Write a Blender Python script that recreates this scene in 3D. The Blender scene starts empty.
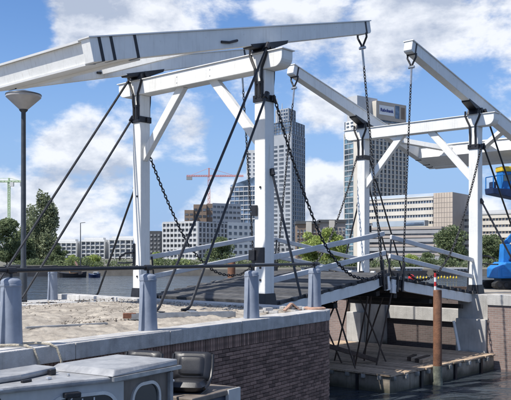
import bpy, math, random
from mathutils import Vector, Matrix, noise
random.seed(7)
R = math.radians
SC = bpy.context.scene
COL = SC.collection

# ------------------------------------------------------------------ camera
F = 809.0            # focal length in pixels of a 511 px wide frame
HZ = 254.0           # row of the horizon
CAMZ = 1.26
cam_d = bpy.data.cameras.new('camera')
cam = bpy.data.objects.new('camera', cam_d)
COL.objects.link(cam)
cam.location = (0, 0, CAMZ)
cam.rotation_euler = (R(90), 0, 0)
cam_d.sensor_width = 36.0
cam_d.lens = F / 511.0 * 36.0
cam_d.shift_y = (HZ - 200.0) / 511.0
cam_d.clip_start = 0.1
cam_d.clip_end = 9000
SC.camera = cam

# ------------------------------------------------------------------ light
SUN_EL = R(55)
SUN_DIR2 = Vector((-0.875, -0.485)).normalized()
SUN_AZ = math.atan2(SUN_DIR2.x, SUN_DIR2.y)     # clockwise from +Y
sun_d = bpy.data.lights.new('sun', 'SUN')
sun_d.energy = 4.6
sun_d.angle = R(0.55)
sun_d.color = (1.0, 0.95, 0.87)
sun = bpy.data.objects.new('sun', sun_d)
COL.objects.link(sun)
to_sun = Vector((SUN_DIR2.x * math.cos(SUN_EL), SUN_DIR2.y * math.cos(SUN_EL), math.sin(SUN_EL)))
sun.rotation_euler = to_sun.to_track_quat('Z', 'Y').to_euler()
sun.location = to_sun * 100
SC.view_settings.view_transform = 'Standard'
SC.view_settings.look = 'None'
SC.view_settings.gamma = 1.0
SC.view_settings.use_curve_mapping = False
SC.view_settings.exposure = 0.42

world = bpy.data.worlds.new('World')
SC.world = world
world.use_nodes = True
SKY_STRENGTH = 0.10


def build_world():
    nt = world.node_tree
    nt.nodes.clear()
    N, L = nt.nodes.new, nt.links.new
    out = N('ShaderNodeOutputWorld')
    bg = N('ShaderNodeBackground')
    bg.inputs['Strength'].default_value = SKY_STRENGTH
    L(bg.outputs[0], out.inputs[0])
    sky = N('ShaderNodeTexSky')
    sky.sky_type = 'NISHITA'
    sky.sun_disc = False
    sky.sun_elevation = SUN_EL
    sky.sun_rotation = SUN_AZ
    sky.altitude = 50
    sky.air_density = 1.0
    sky.dust_density = 0.25
    sky.ozone_density = 3.2
    tc = N('ShaderNodeTexCoord')
    vn = N('ShaderNodeVectorMath'); vn.operation = 'NORMALIZE'
    L(tc.outputs['Generated'], vn.inputs[0])

    def math_(op, a, b=None, c=None, clamp=False):
        m = N('ShaderNodeMath'); m.operation = op; m.use_clamp = clamp
        for i, v in enumerate((a, b, c)):
            if v is None: continue
            if isinstance(v, (int, float)): m.inputs[i].default_value = v
            else: L(v, m.inputs[i])
        return m.outputs[0]
    tint = N('ShaderNodeMix'); tint.data_type = 'RGBA'; tint.blend_type = 'MULTIPLY'; tint.inputs['Factor'].default_value = 1.0
    tint.inputs[7].default_value = (.74, .92, 1.16, 1)
    L(sky.outputs[0], tint.inputs[6])
    sep = N('ShaderNodeSeparateXYZ'); L(vn.outputs[0], sep.inputs[0])
    # the pale band of air low over the horizon
    low = N('ShaderNodeMapRange'); low.interpolation_type = 'SMOOTHSTEP'
    low.inputs['From Min'].default_value = 0.0; low.inputs['From Max'].default_value = 0.30
    low.inputs['To Min'].default_value = 0.92; low.inputs['To Max'].default_value = 0.0
    L(sep.outputs['Z'], low.inputs['Value'])
    hsv = N('ShaderNodeMix'); hsv.data_type = 'RGBA'
    L(low.outputs[0], hsv.inputs['Factor']); L(tint.outputs[2], hsv.inputs[6])
    hsv.inputs[7].default_value = (2.5, 3.75, 6.1, 1)
    stx = N('ShaderNodeVectorMath'); stx.operation = 'MULTIPLY'
    L(vn.outputs[0], stx.inputs[0]); stx.inputs[1].default_value = (1.0, 1.0, 1.75)

    def cloud(off):
        mp = N('ShaderNodeVectorMath'); mp.operation = 'ADD'
        L(stx.outputs[0], mp.inputs[0]); mp.inputs[1].default_value = off
        n1 = N('ShaderNodeTexNoise'); n1.inputs['Scale'].default_value = 6.5
        n1.inputs['Detail'].default_value = 10; n1.inputs['Roughness'].default_value = 0.60
        n1.inputs['Distortion'].default_value = 0.10
        L(mp.outputs[0], n1.inputs['Vector'])
        return n1.outputs['Fac']
    base = cloud((3.7, 1.2, 0.0))
    lit = cloud((3.7 - .016, 1.2, .034))
    # single banks of cloud at their places in the sky
    banks = [(70, 32, .06, .20), (115, 8, .10, .22), (455, 22, .12, .26), (390, 22, .09, .20), (300, 12, .06, .12),
             (60, 130, .06, .15), (250, 225, .10, .08), (60, 190, .12, .08), (440, 215, .08, .08), (190, 128, .06, .20), (315, 190, .05, .18), (330, 215, .05, .14),
             (85, 205, .08, .10), (25, 215, .07, .10), (110, 168, .07, .10), (320, 112, .05, .14), (215, 200, .05, .10), (470, 205, .05, .12),
             (10, 22, .06, -.24), (45, 100, .05, -.22), (450, 90, .08, -.24), (230, 150, .035, -.16), (425, 170, .06, -.16),
             (205, 95, .04, -.12), (15, 160, .04, -.10), (330, 145, .03, -.12)]
    acc = base
    for (x, y, r, a) in banks:
        d = Vector(((x - 255) / F, 1, (HZ - y) / F)).normalized()
        dist = N('ShaderNodeVectorMath'); dist.operation = 'DISTANCE'
        L(vn.outputs[0], dist.inputs[0]); dist.inputs[1].default_value = d
        q = math_('DIVIDE', dist.outputs['Value'], r)
        q = math_('SUBTRACT', 1.0, q, clamp=True)
        q = math_('MULTIPLY', q, a * 1.15)
        acc = math_('ADD', acc, q)
    mask = N('ShaderNodeMapRange'); mask.interpolation_type = 'SMOOTHSTEP'
    mask.inputs['From Min'].default_value = 0.485
    mask.inputs['From Max'].default_value = 0.64
    L(acc, mask.inputs['Value'])
    shade = math_('SUBTRACT', base, lit)
    shade = math_('MULTIPLY', shade, 4.6)
    thick = math_('SUBTRACT', acc, 0.60)
    thick = math_('MULTIPLY', thick, -0.9)
    shade = math_('ADD', shade, thick)
    shade = math_('ADD', shade, 0.62, clamp=True)
    cr = N('ShaderNodeValToRGB')
    cr.color_ramp.elements[0].position = 0.1; cr.color_ramp.elements[0].color = (3.7, 4.2, 5.2, 1)
    cr.color_ramp.elements[1].position = 0.85; cr.color_ramp.elements[1].color = (7.4, 7.6, 8.0, 1)
    L(shade, cr.inputs[0])
    mix = N('ShaderNodeMix'); mix.data_type = 'RGBA'
    mk = math_('MULTIPLY', mask.outputs[0], 0.92)
    L(mk, mix.inputs['Factor'])
    L(hsv.outputs[2], mix.inputs[6]); L(cr.outputs[0], mix.inputs[7])
    L(mix.outputs[2], bg.inputs['Color'])


build_world()

# ------------------------------------------------------------------ materials
def new_mat(name):
    m = bpy.data.materials.new(name)
    m.use_nodes = True
    nt = m.node_tree
    b = nt.nodes['Principled BSDF']
    return m, nt, b


def pmat(name, c, rough=0.6, var=0.12, scale=4.0, bump=0.0, bscale=None, metal=0.0, streak=0.0,
         per_obj=0.0, c2=None, stretch=(1, 1, 1), island=0.0, spec=0.5, tide=None, rust=0.0):
    """a painted / mineral / timber surface: colour that wanders, grain relief, optional vertical grime"""
    m, nt, b = new_mat(name)
    N, L = nt.nodes.new, nt.links.new
    tc = N('ShaderNodeTexCoord')
    mp = N('ShaderNodeMapping'); mp.inputs['Scale'].default_value = stretch
    L(tc.outputs['Object'], mp.inputs[0])
    n = N('ShaderNodeTexNoise'); n.inputs['Scale'].default_value = scale
    n.inputs['Detail'].default_value = 6; n.inputs['Roughness'].default_value = 0.62
    L(mp.outputs[0], n.inputs['Vector'])
    c2 = c2 or tuple(max(0.0, x * (1 - var * 2.2)) for x in c)
    c1 = tuple(min(1.0, x * (1 + var * 0.8)) for x in c)
    cr = N('ShaderNodeValToRGB')
    cr.color_ramp.elements[0].position = 0.30; cr.color_ramp.elements[0].color = (*c2, 1)
    cr.color_ramp.elements[1].position = 0.70; cr.color_ramp.elements[1].color = (*c1, 1)
    L(n.outputs['Fac'], cr.inputs[0])
    col = cr.outputs[0]
    if streak:
        mp2 = N('ShaderNodeMapping'); mp2.inputs['Scale'].default_value = (9, 9, 0.7)
        L(tc.outputs['Object'], mp2.inputs[0])
        n2 = N('ShaderNodeTexNoise'); n2.inputs['Scale'].default_value = 1.6; n2.inputs['Detail'].default_value = 5
        L(mp2.outputs[0], n2.inputs['Vector'])
        mr = N('ShaderNodeMapRange'); mr.inputs['From Min'].default_value = 0.52; mr.inputs['From Max'].default_value = 0.75
        mr.inputs['To Max'].default_value = streak
        L(n2.outputs['Fac'], mr.inputs[0])
        mx = N('ShaderNodeMix'); mx.data_type = 'RGBA'
        L(mr.outputs[0], mx.inputs['Factor']); L(col, mx.inputs[6])
        mx.inputs[7].default_value = (c[0] * .42, c[1] * .40, c[2] * .36, 1)
        col = mx.outputs[2]
    if per_obj or island:
        hs = N('ShaderNodeHueSaturation')
        src = N('ShaderNodeObjectInfo').outputs['Random']
        amt = per_obj
        if island:
            g = N('ShaderNodeNewGeometry')
            ad = N('ShaderNodeMath'); ad.operation = 'ADD'
            L(src, ad.inputs[0]); L(g.outputs['Random Per Island'], ad.inputs[1])
            fr = N('ShaderNodeMath'); fr.operation = 'FRACT'; L(ad.outputs[0], fr.inputs[0])
            src = fr.outputs[0]; amt = island
        mr = N('ShaderNodeMapRange'); mr.inputs['To Min'].default_value = 1 - amt; mr.inputs['To Max'].default_value = 1 + amt
        L(src, mr.inputs[0]); L(mr.outputs[0], hs.inputs['Value'])
        L(col, hs.inputs['Color']); col = hs.outputs[0]
    if rust:
        mp3 = N('ShaderNodeMapping'); mp3.inputs['Scale'].default_value = (14, 14, 1.1)
        L(tc.outputs['Object'], mp3.inputs[0])
        n3 = N('ShaderNodeTexNoise'); n3.inputs['Scale'].default_value = 1.0; n3.inputs['Detail'].default_value = 7
        L(mp3.outputs[0], n3.inputs['Vector'])
        m3 = N('ShaderNodeMapRange'); m3.inputs['From Min'].default_value = 0.64; m3.inputs['From Max'].default_value = 0.80
        m3.inputs['To Max'].default_value = rust
        L(n3.outputs['Fac'], m3.inputs[0])
        x3 = N('ShaderNodeMix'); x3.data_type = 'RGBA'; L(m3.outputs[0], x3.inputs['Factor']); L(col, x3.inputs[6])
        x3.inputs[7].default_value = (.30, .20, .12, 1); col = x3.outputs[2]
    if tide is not None:
        g2 = N('ShaderNodeNewGeometry'); s2 = N('ShaderNodeSeparateXYZ'); L(g2.outputs['Position'], s2.inputs[0])
        n4 = N('ShaderNodeTexNoise'); n4.inputs['Scale'].default_value = 1.7; n4.inputs['Detail'].default_value = 5
        L(g2.outputs['Position'], n4.inputs['Vector'])
        a4 = N('ShaderNodeMath'); a4.operation = 'MULTIPLY_ADD'; L(n4.outputs['Fac'], a4.inputs[0]); a4.inputs[1].default_value = .45
        L(s2.outputs['Z'], a4.inputs[2])
        m4 = N('ShaderNodeMapRange'); m4.inputs['From Min'].default_value = tide + .12; m4.inputs['From Max'].default_value = tide + .38
        m4.inputs['To Min'].default_value = .85; m4.inputs['To Max'].default_value = 0
        L(a4.outputs[0], m4.inputs[0])
        x4 = N('ShaderNodeMix'); x4.data_type = 'RGBA'; L(m4.outputs[0], x4.inputs['Factor']); L(col, x4.inputs[6])
        x4.inputs[7].default_value = (.028, .034, .020, 1); col = x4.outputs[2]
    L(col, b.inputs['Base Color'])
    b.inputs['Metallic'].default_value = metal
    b.inputs['Specular IOR Level'].default_value = spec
    rr = N('ShaderNodeMapRange'); rr.inputs['To Min'].default_value = max(.05, rough - .12); rr.inputs['To Max'].default_value = min(1, rough + .12)
    L(n.outputs['Fac'], rr.inputs[0]); L(rr.outputs[0], b.inputs['Roughness'])
    if bump:
        nb = N('ShaderNodeTexNoise'); nb.inputs['Scale'].default_value = bscale or scale * 6
        nb.inputs['Detail'].default_value = 5
        L(mp.outputs[0], nb.inputs['Vector'])
        bp = N('ShaderNodeBump'); bp.inputs['Strength'].default_value = bump; bp.inputs['Distance'].default_value = 0.02
        L(nb.outputs['Fac'], bp.inputs['Height']); L(bp.outputs[0], b.inputs['Normal'])
    return m


def glass_mat(name, c, rough=0.08, var=0.4, scale=0.25, bay=None):
    m = pmat(name, c, rough, var, scale, spec=0.9)
    if bay:
        nt = m.node_tree; N, L = nt.nodes.new, nt.links.new
        b = nt.nodes['Principled BSDF']; src = b.inputs['Base Color'].links[0].from_socket
        tc = N('ShaderNodeTexCoord'); sp = N('ShaderNodeSeparateXYZ'); L(tc.outputs['Object'], sp.inputs[0])
        ad = N('ShaderNodeMath'); L(sp.outputs[0], ad.inputs[0]); L(sp.outputs[1], ad.inputs[1])
        cb = N('ShaderNodeCombineXYZ'); L(ad.outputs[0], cb.inputs[0]); L(sp.outputs[2], cb.inputs[1])
        sn = N('ShaderNodeVectorMath'); sn.operation = 'SNAP'; L(cb.outputs[0], sn.inputs[0]); sn.inputs[1].default_value = (bay[0], bay[1], 1)
        wn = N('ShaderNodeTexWhiteNoise'); wn.noise_dimensions = '2D'; L(sn.outputs[0], wn.inputs['Vector'])
        mr = N('ShaderNodeMapRange'); mr.inputs['To Min'].default_value = .45; mr.inputs['To Max'].default_value = 1.9
        L(wn.outputs['Value'], mr.inputs[0])
        hs = N('ShaderNodeHueSaturation'); L(mr.outputs[0], hs.inputs['Value']); L(src, hs.inputs['Color'])
        L(hs.outputs[0], b.inputs['Base Color'])
    return m


def brick_mat(name, c1, c2, mortar, bw=0.22, bh=0.07):
    m, nt, b = new_mat(name)
    N, L = nt.nodes.new, nt.links.new
    tc = N('ShaderNodeTexCoord'); sp = N('ShaderNodeSeparateXYZ'); L(tc.outputs['Object'], sp.inputs[0])
    ad = N('ShaderNodeMath'); L(sp.outputs[0], ad.inputs[0]); L(sp.outputs[1], ad.inputs[1])
    cb = N('ShaderNodeCombineXYZ'); L(ad.outputs[0], cb.inputs[0]); L(sp.outputs[2], cb.inputs[1])
    br = N('ShaderNodeTexBrick')
    br.inputs['Scale'].default_value = 1.0
    br.inputs['Color1'].default_value = (*c1, 1); br.inputs['Color2'].default_value = (*c2, 1)
    br.inputs['Mortar'].default_value = (*mortar, 1)
    br.inputs['Mortar Size'].default_value = 0.008
    br.inputs['Brick Width'].default_value = bw; br.inputs['Row Height'].default_value = bh
    L(cb.outputs[0], br.inputs['Vector'])
    n = N('ShaderNodeTexNoise'); n.inputs['Scale'].default_value = 1.3; n.inputs['Detail'].default_value = 6
    L(tc.outputs['Object'], n.inputs['Vector'])
    mx = N('ShaderNodeMix'); mx.data_type = 'RGBA'; mx.blend_type = 'MULTIPLY'; mx.inputs['Factor'].default_value = 0.55
    L(br.outputs['Color'], mx.inputs[6]); L(n.outputs['Fac'], mx.inputs[7])
    g = N('ShaderNodeGamma'); g.inputs[1].default_value = 0.85; L(mx.outputs[2], g.inputs[0])
    L(g.outputs[0], b.inputs['Base Color']); b.inputs['Roughness'].default_value = 0.85
    bp = N('ShaderNodeBump'); bp.inputs['Strength'].default_value = 0.5; bp.inputs['Distance'].default_value = 0.01
    bp.invert = True
    L(br.outputs['Fac'], bp.inputs['Height']); L(bp.outputs[0], b.inputs['Normal'])
    return m


def leaf_mat(name, c, c2):
    m = pmat(name, c, 0.7, 0.3, 0.35, c2=c2, island=0.35, spec=0.3)
    nt = m.node_tree
    b = nt.nodes['Principled BSDF']; out = nt.nodes['Material Output']
    src = b.inputs['Base Color'].links[0].from_socket
    tr = nt.nodes.new('ShaderNodeBsdfTranslucent'); nt.links.new(src, tr.inputs['Color'])
    mx = nt.nodes.new('ShaderNodeMixShader'); mx.inputs[0].default_value = .38
    nt.links.new(b.outputs[0], mx.inputs[1]); nt.links.new(tr.outputs[0], mx.inputs[2])
    nt.links.new(mx.outputs[0], out.inputs['Surface'])
    return m


M = {}
M['white'] = pmat('white_paint', (.80, .80, .77), .45, .05, 1.6, bump=.16, bscale=18, streak=.24, rust=.35)
M['white_clean'] = pmat('white_paint_plain', (.80, .80, .78), .45, .04, 2.0, bump=.06, bscale=24)
M['rail'] = pmat('pale_grey_paint', (.60, .61, .62), .5, .08, 2.0, bump=.08, streak=.25)
M['black'] = pmat('black_iron', (.018, .018, .022), .45, .3, 6, bump=.25, bscale=40)
M['rod'] = pmat('dark_iron_rod', (.03, .032, .038), .38, .3, 5, bump=.1, metal=.2)
M['galv'] = pmat('galvanised_steel', (.42, .43, .44), .35, .15, 8, metal=.7)
M['chain'] = pmat('chain_iron', (.035, .036, .042), .4, .4, 9, metal=.35)
M['bollard'] = pmat('grey_blue_bollard_paint', (.255, .29, .355), .45, .10, 3.5, bump=.10, bscale=30, streak=.25)
M['deck'] = pmat('dark_deck_timber', (.066, .067, .071), .8, .3, 5, bump=.6, bscale=40, per_obj=.14)
M['joist'] = pmat('weathered_joist', (.085, .084, .085), .8, .25, 3, bump=.4, per_obj=.25)
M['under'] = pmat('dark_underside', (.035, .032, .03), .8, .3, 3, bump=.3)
M['concrete'] = pmat('pale_concrete', (.46, .45, .43), .85, .12, 2.2, bump=.35, bscale=35, streak=.35, tide=-2.2)
M['kerb'] = pmat('grey_kerb_stone', (.50, .49, .475), .78, .16, 4.0, bump=.45, bscale=45, per_obj=.10, streak=.40)
M['brick'] = pmat('dark_brick', (.245, .155, .122), .85, .22, 14, bump=.6, bscale=60, island=.42, tide=-2.25)
M['mortar'] = pmat('grey_mortar', (.25, .22, .19), .95, .2, 20, bump=.4)
M['far_brick'] = brick_mat('reddish_brick_wall', (.30, .20, .17), (.22, .15, .13), (.30, .28, .26))
M['shaded_brick'] = brick_mat('shade_toned_brick', (.13, .09, .085), (.09, .065, .06), (.14, .13, .12))  # darker copy of the abutment brick; shade under the deck is in its colour
M['sand'] = pmat('pale_sand', (.41, .37, .31), .95, .08, 2.4, bump=1.0, bscale=14, c2=(.165, .142, .118))
M['stone'] = pmat('loose_stone', (.27, .235, .195), .9, .25, 8, bump=.4, island=.65)
M['terra'] = pmat('orange_clay', (.42, .26, .19), .8, .2, 10, bump=.3)
M['timber'] = pmat('bleached_timber', (.48, .365, .26), .85, .22, 2.5, bump=.5, bscale=26, per_obj=.28, stretch=(1, 6, 6))
M['pontoon'] = pmat('stained_pontoon_side', (.33, .285, .23), .8, .25, 1.6, bump=.4, streak=.75, tide=-2.44)
M['rust'] = pmat('rust_brown_steel', (.19, .088, .048), .8, .25, 3.5, bump=.45, bscale=26, streak=.3)
M['algae'] = pmat('grey_green_wet_steel', (.17, .18, .14), .7, .3, 6, bump=.4)
M['red'] = pmat('red_paint', (.55, .03, .03), .5, .1, 8)
M['scaffold'] = pmat('brown_steel_strut', (.075, .050, .038), .6, .3, 6, bump=.3)
M['boat'] = pmat('blue_grey_gelcoat', (.52, .525, .52), .35, .10, 2.5, bump=.05, streak=.15)
M['boat_roof'] = pmat('worn_roof_paint', (.34, .345, .35), .36, .12, 5.5, bump=.25, bscale=14, c2=(.21, .215, .225))
M['boat_wood'] = pmat('grey_brown_panel', (.20, .17, .145), .6, .2, 5, bump=.2, stretch=(1, 1, .3))
M['navy'] = pmat('dark_navy_panel', (.035, .045, .075), .45, .2, 4)
M['vinyl'] = pmat('black_vinyl', (.014, .015, .020), .42, .15, 5, bump=.04, bscale=60)
M['pane'] = glass_mat('dark_window_glass', (.025, .03, .035), .06, .4, .6)
M['chrome'] = pmat('bright_frame_metal', (.62, .63, .64), .25, .1, 5, metal=.6)
M['rope'] = pmat('cream_rope', (.48, .43, .34), .9, .15, 20, bump=.8, bscale=60)
M['blue'] = pmat('bright_blue_paint', (.018, .20, .58), .5, .16, 3, bump=.15, streak=.35)
M['dblue'] = pmat('dark_blue_paint', (.012, .03, .10), .45, .2, 4)
M['yellow'] = pmat('yellow_paint', (.75, .52, .03), .45, .1, 5)
M['rubber'] = pmat('black_rubber', (.02, .02, .02), .8, .2, 6, bump=.3)
M['lamp_grey'] = pmat('dark_grey_lamp_paint', (.05, .058, .068), .45, .15, 6)
M['frosted'] = pmat('frosted_lamp_shade', (.46, .44, .42), .35, .08, 4)
# far buildings
M['cream'] = pmat('cream_stone', (.60, .56, .49), .8, .08, .08)
M['beige'] = pmat('beige_panel', (.50, .43, .36), .8, .08, .06)
M['taupe'] = pmat('taupe_panel', (.36, .32, .29), .8, .10, .06)
M['offwhite'] = pmat('white_render', (.68, .68, .66), .7, .06, .08)
M['midgrey'] = pmat('grey_cladding', (.30, .31, .32), .6, .12, .08)
M['lightgrey'] = pmat('light_grey_cladding', (.48, .49, .50), .6, .08, .08)
M['darkgrey'] = pmat('dark_cladding', (.09, .095, .10), .6, .2, .1)
M['brownb'] = pmat('brown_brick_cladding', (.25, .185, .14), .85, .12, .08)
M['glass'] = glass_mat('blue_curtain_glass', (.085, .125, .19), .10, .5, .12, (2.4, 3.4))
M['teal'] = glass_mat('teal_curtain_glass', (.10, .17, .21), .10, .6, .16, (3.1, 3.6))
M['dglass'] = glass_mat('hazed_office_glass', (.095, .108, .13), .14, .5, .2, (1.7, 3.2))  # lightened so the colour itself carries distance haze and frame reflections
M['wglass'] = pmat('varied_window_glass', (.11, .125, .15), .14, .4, .3, per_obj=.75, spec=.9)
M['tower_stone'] = pmat('blue_grey_tower_stone', (.36, .385, .42), .7, .08, .08)
M['zinc'] = pmat('blue_grey_zinc_roof', (.36, .42, .48), .45, .08, .1)
M['sign_white'] = pmat('white_sign_face', (.80, .80, .80), .5, .03, .1)
M['sign_blue'] = pmat('blue_sign_letters', (.01, .03, .22), .5, .03, .1)
M['crane_green'] = pmat('pale_green_crane_paint', (.42, .55, .33), .6, .1, .3)
M['crane_red'] = pmat('faded_red_crane_paint', (.55, .20, .16), .6, .1, .3)
M['hull_dark'] = pmat('tarred_hull', (.03, .03, .035), .6, .2, .6)
M['hb_wood'] = pmat('brown_houseboat_timber', (.40, .24, .13), .7, .2, .5, stretch=(4, 4, .5))
M['bark'] = pmat('grey_brown_bark', (.10, .08, .06), .9, .25, 2, bump=.6)
M['leaf_a'] = leaf_mat('deep_green_leaves', (.185, .225, .115), (.105, .140, .070))
M['leaf_b'] = leaf_mat('fresh_green_leaves', (.36, .42, .13), (.22, .28, .085))
M['leaf_c'] = leaf_mat('poplar_leaves', (.225, .255, .155), (.130, .160, .095))
M['grass'] = pmat('bank_ground', (.16, .155, .12), .95, .25, .3, bump=.4)
M['quay'] = pmat('far_quay_stone', (.20, .185, .16), .9, .2, .4, bump=.3)


def water_mat():
    m, nt, b = new_mat('rippled_canal_water')
    N, L = nt.nodes.new, nt.links.new
    b.inputs['Base Color'].default_value = (.037, .047, .058, 1)
    b.inputs['Roughness'].default_value = 0.06
    b.inputs['IOR'].default_value = 1.33
    tc = N('ShaderNodeTexCoord')
    prev = None
    for (sc, st, dist, strn) in ((.9, (1, 1.5, 1), .22, .8), (4.5, (1, 1.3, 1), .05, .6), (.16, (1, 2.2, 1), .9, .5)):
        mp = N('ShaderNodeMapping'); mp.inputs['Scale'].default_value = st
        L(tc.outputs['Object'], mp.inputs[0])
        n = N('ShaderNodeTexNoise'); n.inputs['Scale'].default_value = sc; n.inputs['Detail'].default_value = 4
        n.inputs['Distortion'].default_value = .4
        L(mp.outputs[0], n.inputs['Vector'])
        bp = N('ShaderNodeBump'); bp.inputs['Strength'].default_value = strn; bp.inputs['Distance'].default_value = dist
        L(n.outputs['Fac'], bp.inputs['Height'])
        if prev: L(prev, bp.inputs['Normal'])
        prev = bp.outputs[0]
    L(prev, b.inputs['Normal'])
    return m


M['water'] = water_mat()

# ------------------------------------------------------------------ mesh builder
class MB:
    def __init__(self, mat=None):
        self.v = []; self.f = []; self.T = mat or Matrix.Identity(4)

    def add(self, vs, fs):
        k = len(self.v)
        T = self.T
        self.v += [tuple(T @ Vector(p)) for p in vs]
        self.f += [tuple(i + k for i in f) for f in fs]
        return self

    def box(self, x0, x1, y0, y1, z0, z1):
        return self.add([(x0, y0, z0), (x1, y0, z0), (x1, y1, z0), (x0, y1, z0), (x0, y0, z1), (x1, y0, z1), (x1, y1, z1), (x0, y1, z1)],
                        [(0, 3, 2, 1), (4, 5, 6, 7), (0, 1, 5, 4), (1, 2, 6, 5), (2, 3, 7, 6), (3, 0, 4, 7)])

    def hexa(self, lo, hi):
        """8 points: 4 below, 4 above, both counter-clockwise"""
        return self.add(list(lo) + list(hi), [(0, 3, 2, 1), (4, 5, 6, 7), (0, 1, 5, 4), (1, 2, 6, 5), (2, 3, 7, 6), (3, 0, 4, 7)])

    def prism(self, poly, axis, a, b):
        """polygon in the plane across `axis`, extruded from a to b. x: (y,z)  y: (x,z)  z: (x,y)"""
        n = len(poly)

        def P(p, t):
            return {'x': (t, p[0], p[1]), 'y': (p[0], t, p[1]), 'z': (p[0], p[1], t)}[axis]
        vs = [P(p, a) for p in poly] + [P(p, b) for p in poly]
        fs = [tuple(range(n - 1, -1, -1)), tuple(range(n, 2 * n))]
        for i in range(n):
            j = (i + 1) % n
            fs.append((i, j, n + j, n + i))
        ar = sum(poly[i][0] * poly[(i + 1) % n][1] - poly[(i + 1) % n][0] * poly[i][1] for i in range(n))
        flip = (ar < 0) != (b < a)
        if axis == 'y': flip = not flip
        if flip: fs = [tuple(reversed(f)) for f in fs]
        return self.add(vs, fs)

    def tube(self, path, r, n=8, r2=None, cap=True):
        path = [Vector(p) for p in path]
        rings = []
        up = None
        for i, p in enumerate(path):
            t = (path[min(i + 1, len(path) - 1)] - path[max(i - 1, 0)]).normalized()
            if up is None:
                up = Vector((0, 0, 1)) if abs(t.z) < .9 else Vector((1, 0, 0))
            s = t.cross(up).normalized(); u = s.cross(t).normalized(); up = u
            rr = r if r2 is None else r + (r2 - r) * i / max(1, len(path) - 1)
            rings.append([p + s * math.cos(2 * math.pi * (k + .5) / n) * rr + u * math.sin(2 * math.pi * (k + .5) / n) * rr for k in range(n)])
        vs = [q for rg in rings for q in rg]
        fs = []
        for i in range(len(rings) - 1):
            for k in range(n):
                a = i * n + k; b_ = i * n + (k + 1) % n
                fs.append((a, b_, b_ + n, a + n))
        if cap:
            fs.append(tuple(range(n - 1, -1, -1)))
            fs.append(tuple(range(len(vs) - n, len(vs))))
        return self.add(vs, fs)

    def lathe(self, prof, n=20, c=(0, 0, 0)):
        vs = []; fs = []
        for (r, z) in prof:
            for k in range(n):
                a = 2 * math.pi * k / n
                vs.append((c[0] + r * math.cos(a), c[1] + r * math.sin(a), c[2] + z))
        for i in range(len(prof) - 1):
            for k in range(n):
                a = i * n + k; b_ = i * n + (k + 1) % n
                fs.append((a, b_, b_ + n, a + n))
        fs.append(tuple(range(n - 1, -1, -1)))
        fs.append(tuple(range(len(vs) - n, len(vs))))
        return self.add(vs, fs)

    def bar(self, p, q, w, h, up=(0, 0, 1)):
        """a rectangular bar from p to q, w across, h along `up`"""
        p = Vector(p); q = Vector(q); t = (q - p).normalized(); up = Vector(up)
        s = t.cross(up).normalized(); u = s.cross(t).normalized()
        c = [(-w / 2, -h / 2), (w / 2, -h / 2), (w / 2, h / 2), (-w / 2, h / 2)]
        vs = [p + s * a + u * b for a, b in c] + [q + s * a + u * b for a, b in c]
        return self.add(vs, [(0, 1, 2, 3), (7, 6, 5, 4), (1, 0, 4, 5), (2, 1, 5, 6), (3, 2, 6, 7), (0, 3, 7, 4)])

    def mesh(self, name, mat, smooth=False):
        me = bpy.data.meshes.new(name)
        me.from_pydata(self.v, [], self.f)
        if mat is not None: me.materials.append(M[mat] if isinstance(mat, str) else mat)
        if smooth:
            me.polygons.foreach_set('use_smooth', [True] * len(me.polygons))
        me.update()
        return me

    def build(self, name, mat, parent=None, smooth=False, bevel=0.0, loc=None, kind=None, label=None):
        return link(name, self.mesh(name, mat, smooth), parent, smooth, bevel, loc, kind, label)


def link(name, me, parent=None, smooth=False, bevel=0.0, loc=None, kind=None, label=None, rz=0.0):
    o = bpy.data.objects.new(name, me)
    COL.objects.link(o)
    if parent is not None: o.parent = parent
    if loc is not None: o.location = loc
    if rz: o.rotation_euler = (0, 0, rz)
    if bevel:
        b = o.modifiers.new('bevel', 'BEVEL'); b.width = bevel; b.segments = 2; b.limit_method = 'ANGLE'; b.angle_limit = R(40)
    if smooth:
        try:
            me.set_sharp_from_angle(angle=R(38))
        except Exception:
            pass
    if kind: o['kind'] = kind
    if label: o['label'] = label
    return o


def tag(o, label=None, cat=None, group=None, kind=None):
    if label: o['label'] = label
    if cat: o['category'] = cat
    if group: o['group'] = group
    if kind: o['kind'] = kind
    return o


def thing(name, label, cat, loc=(0, 0, 0), rz=0.0, group=None):
    o = bpy.data.objects.new(name, None)
    COL.objects.link(o)
    o.location = loc; o.rotation_euler = (0, 0, rz); o.empty_display_size = .3
    return tag(o, label, cat, group)


KIDS = None


def copy_tree(o, parent=None):
    c = o.copy(); COL.objects.link(c)
    if parent is not None: c.parent = parent
    for ch in [x for x in COL.objects if x.parent is o]:
        copy_tree(ch, c)
    return c


# ------------------------------------------------------------------ places
ANG = math.atan2(8.2, 7.45)
U = Vector((math.cos(ANG), math.sin(ANG))); V = Vector((-math.sin(ANG), math.cos(ANG)))
O2 = Vector((.22, 20.0))
W, LEN = 4.71, 11.08
FAR_DZ = -.10
WATER = -2.58


def bw(u, v):
    return O2 + U * u + V * v


def at(px, py, z):
    """ground point seen at a pixel of the photograph, on the level z"""
    d = F * (CAMZ - z) / (py - HZ)
    return Vector(((px - 255) / F * d, d))


def far(px, d):
    return Vector(((px - 255) / F * d, d))


def zat(py, d):
    return CAMZ + (HZ - py) / F * d


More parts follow.
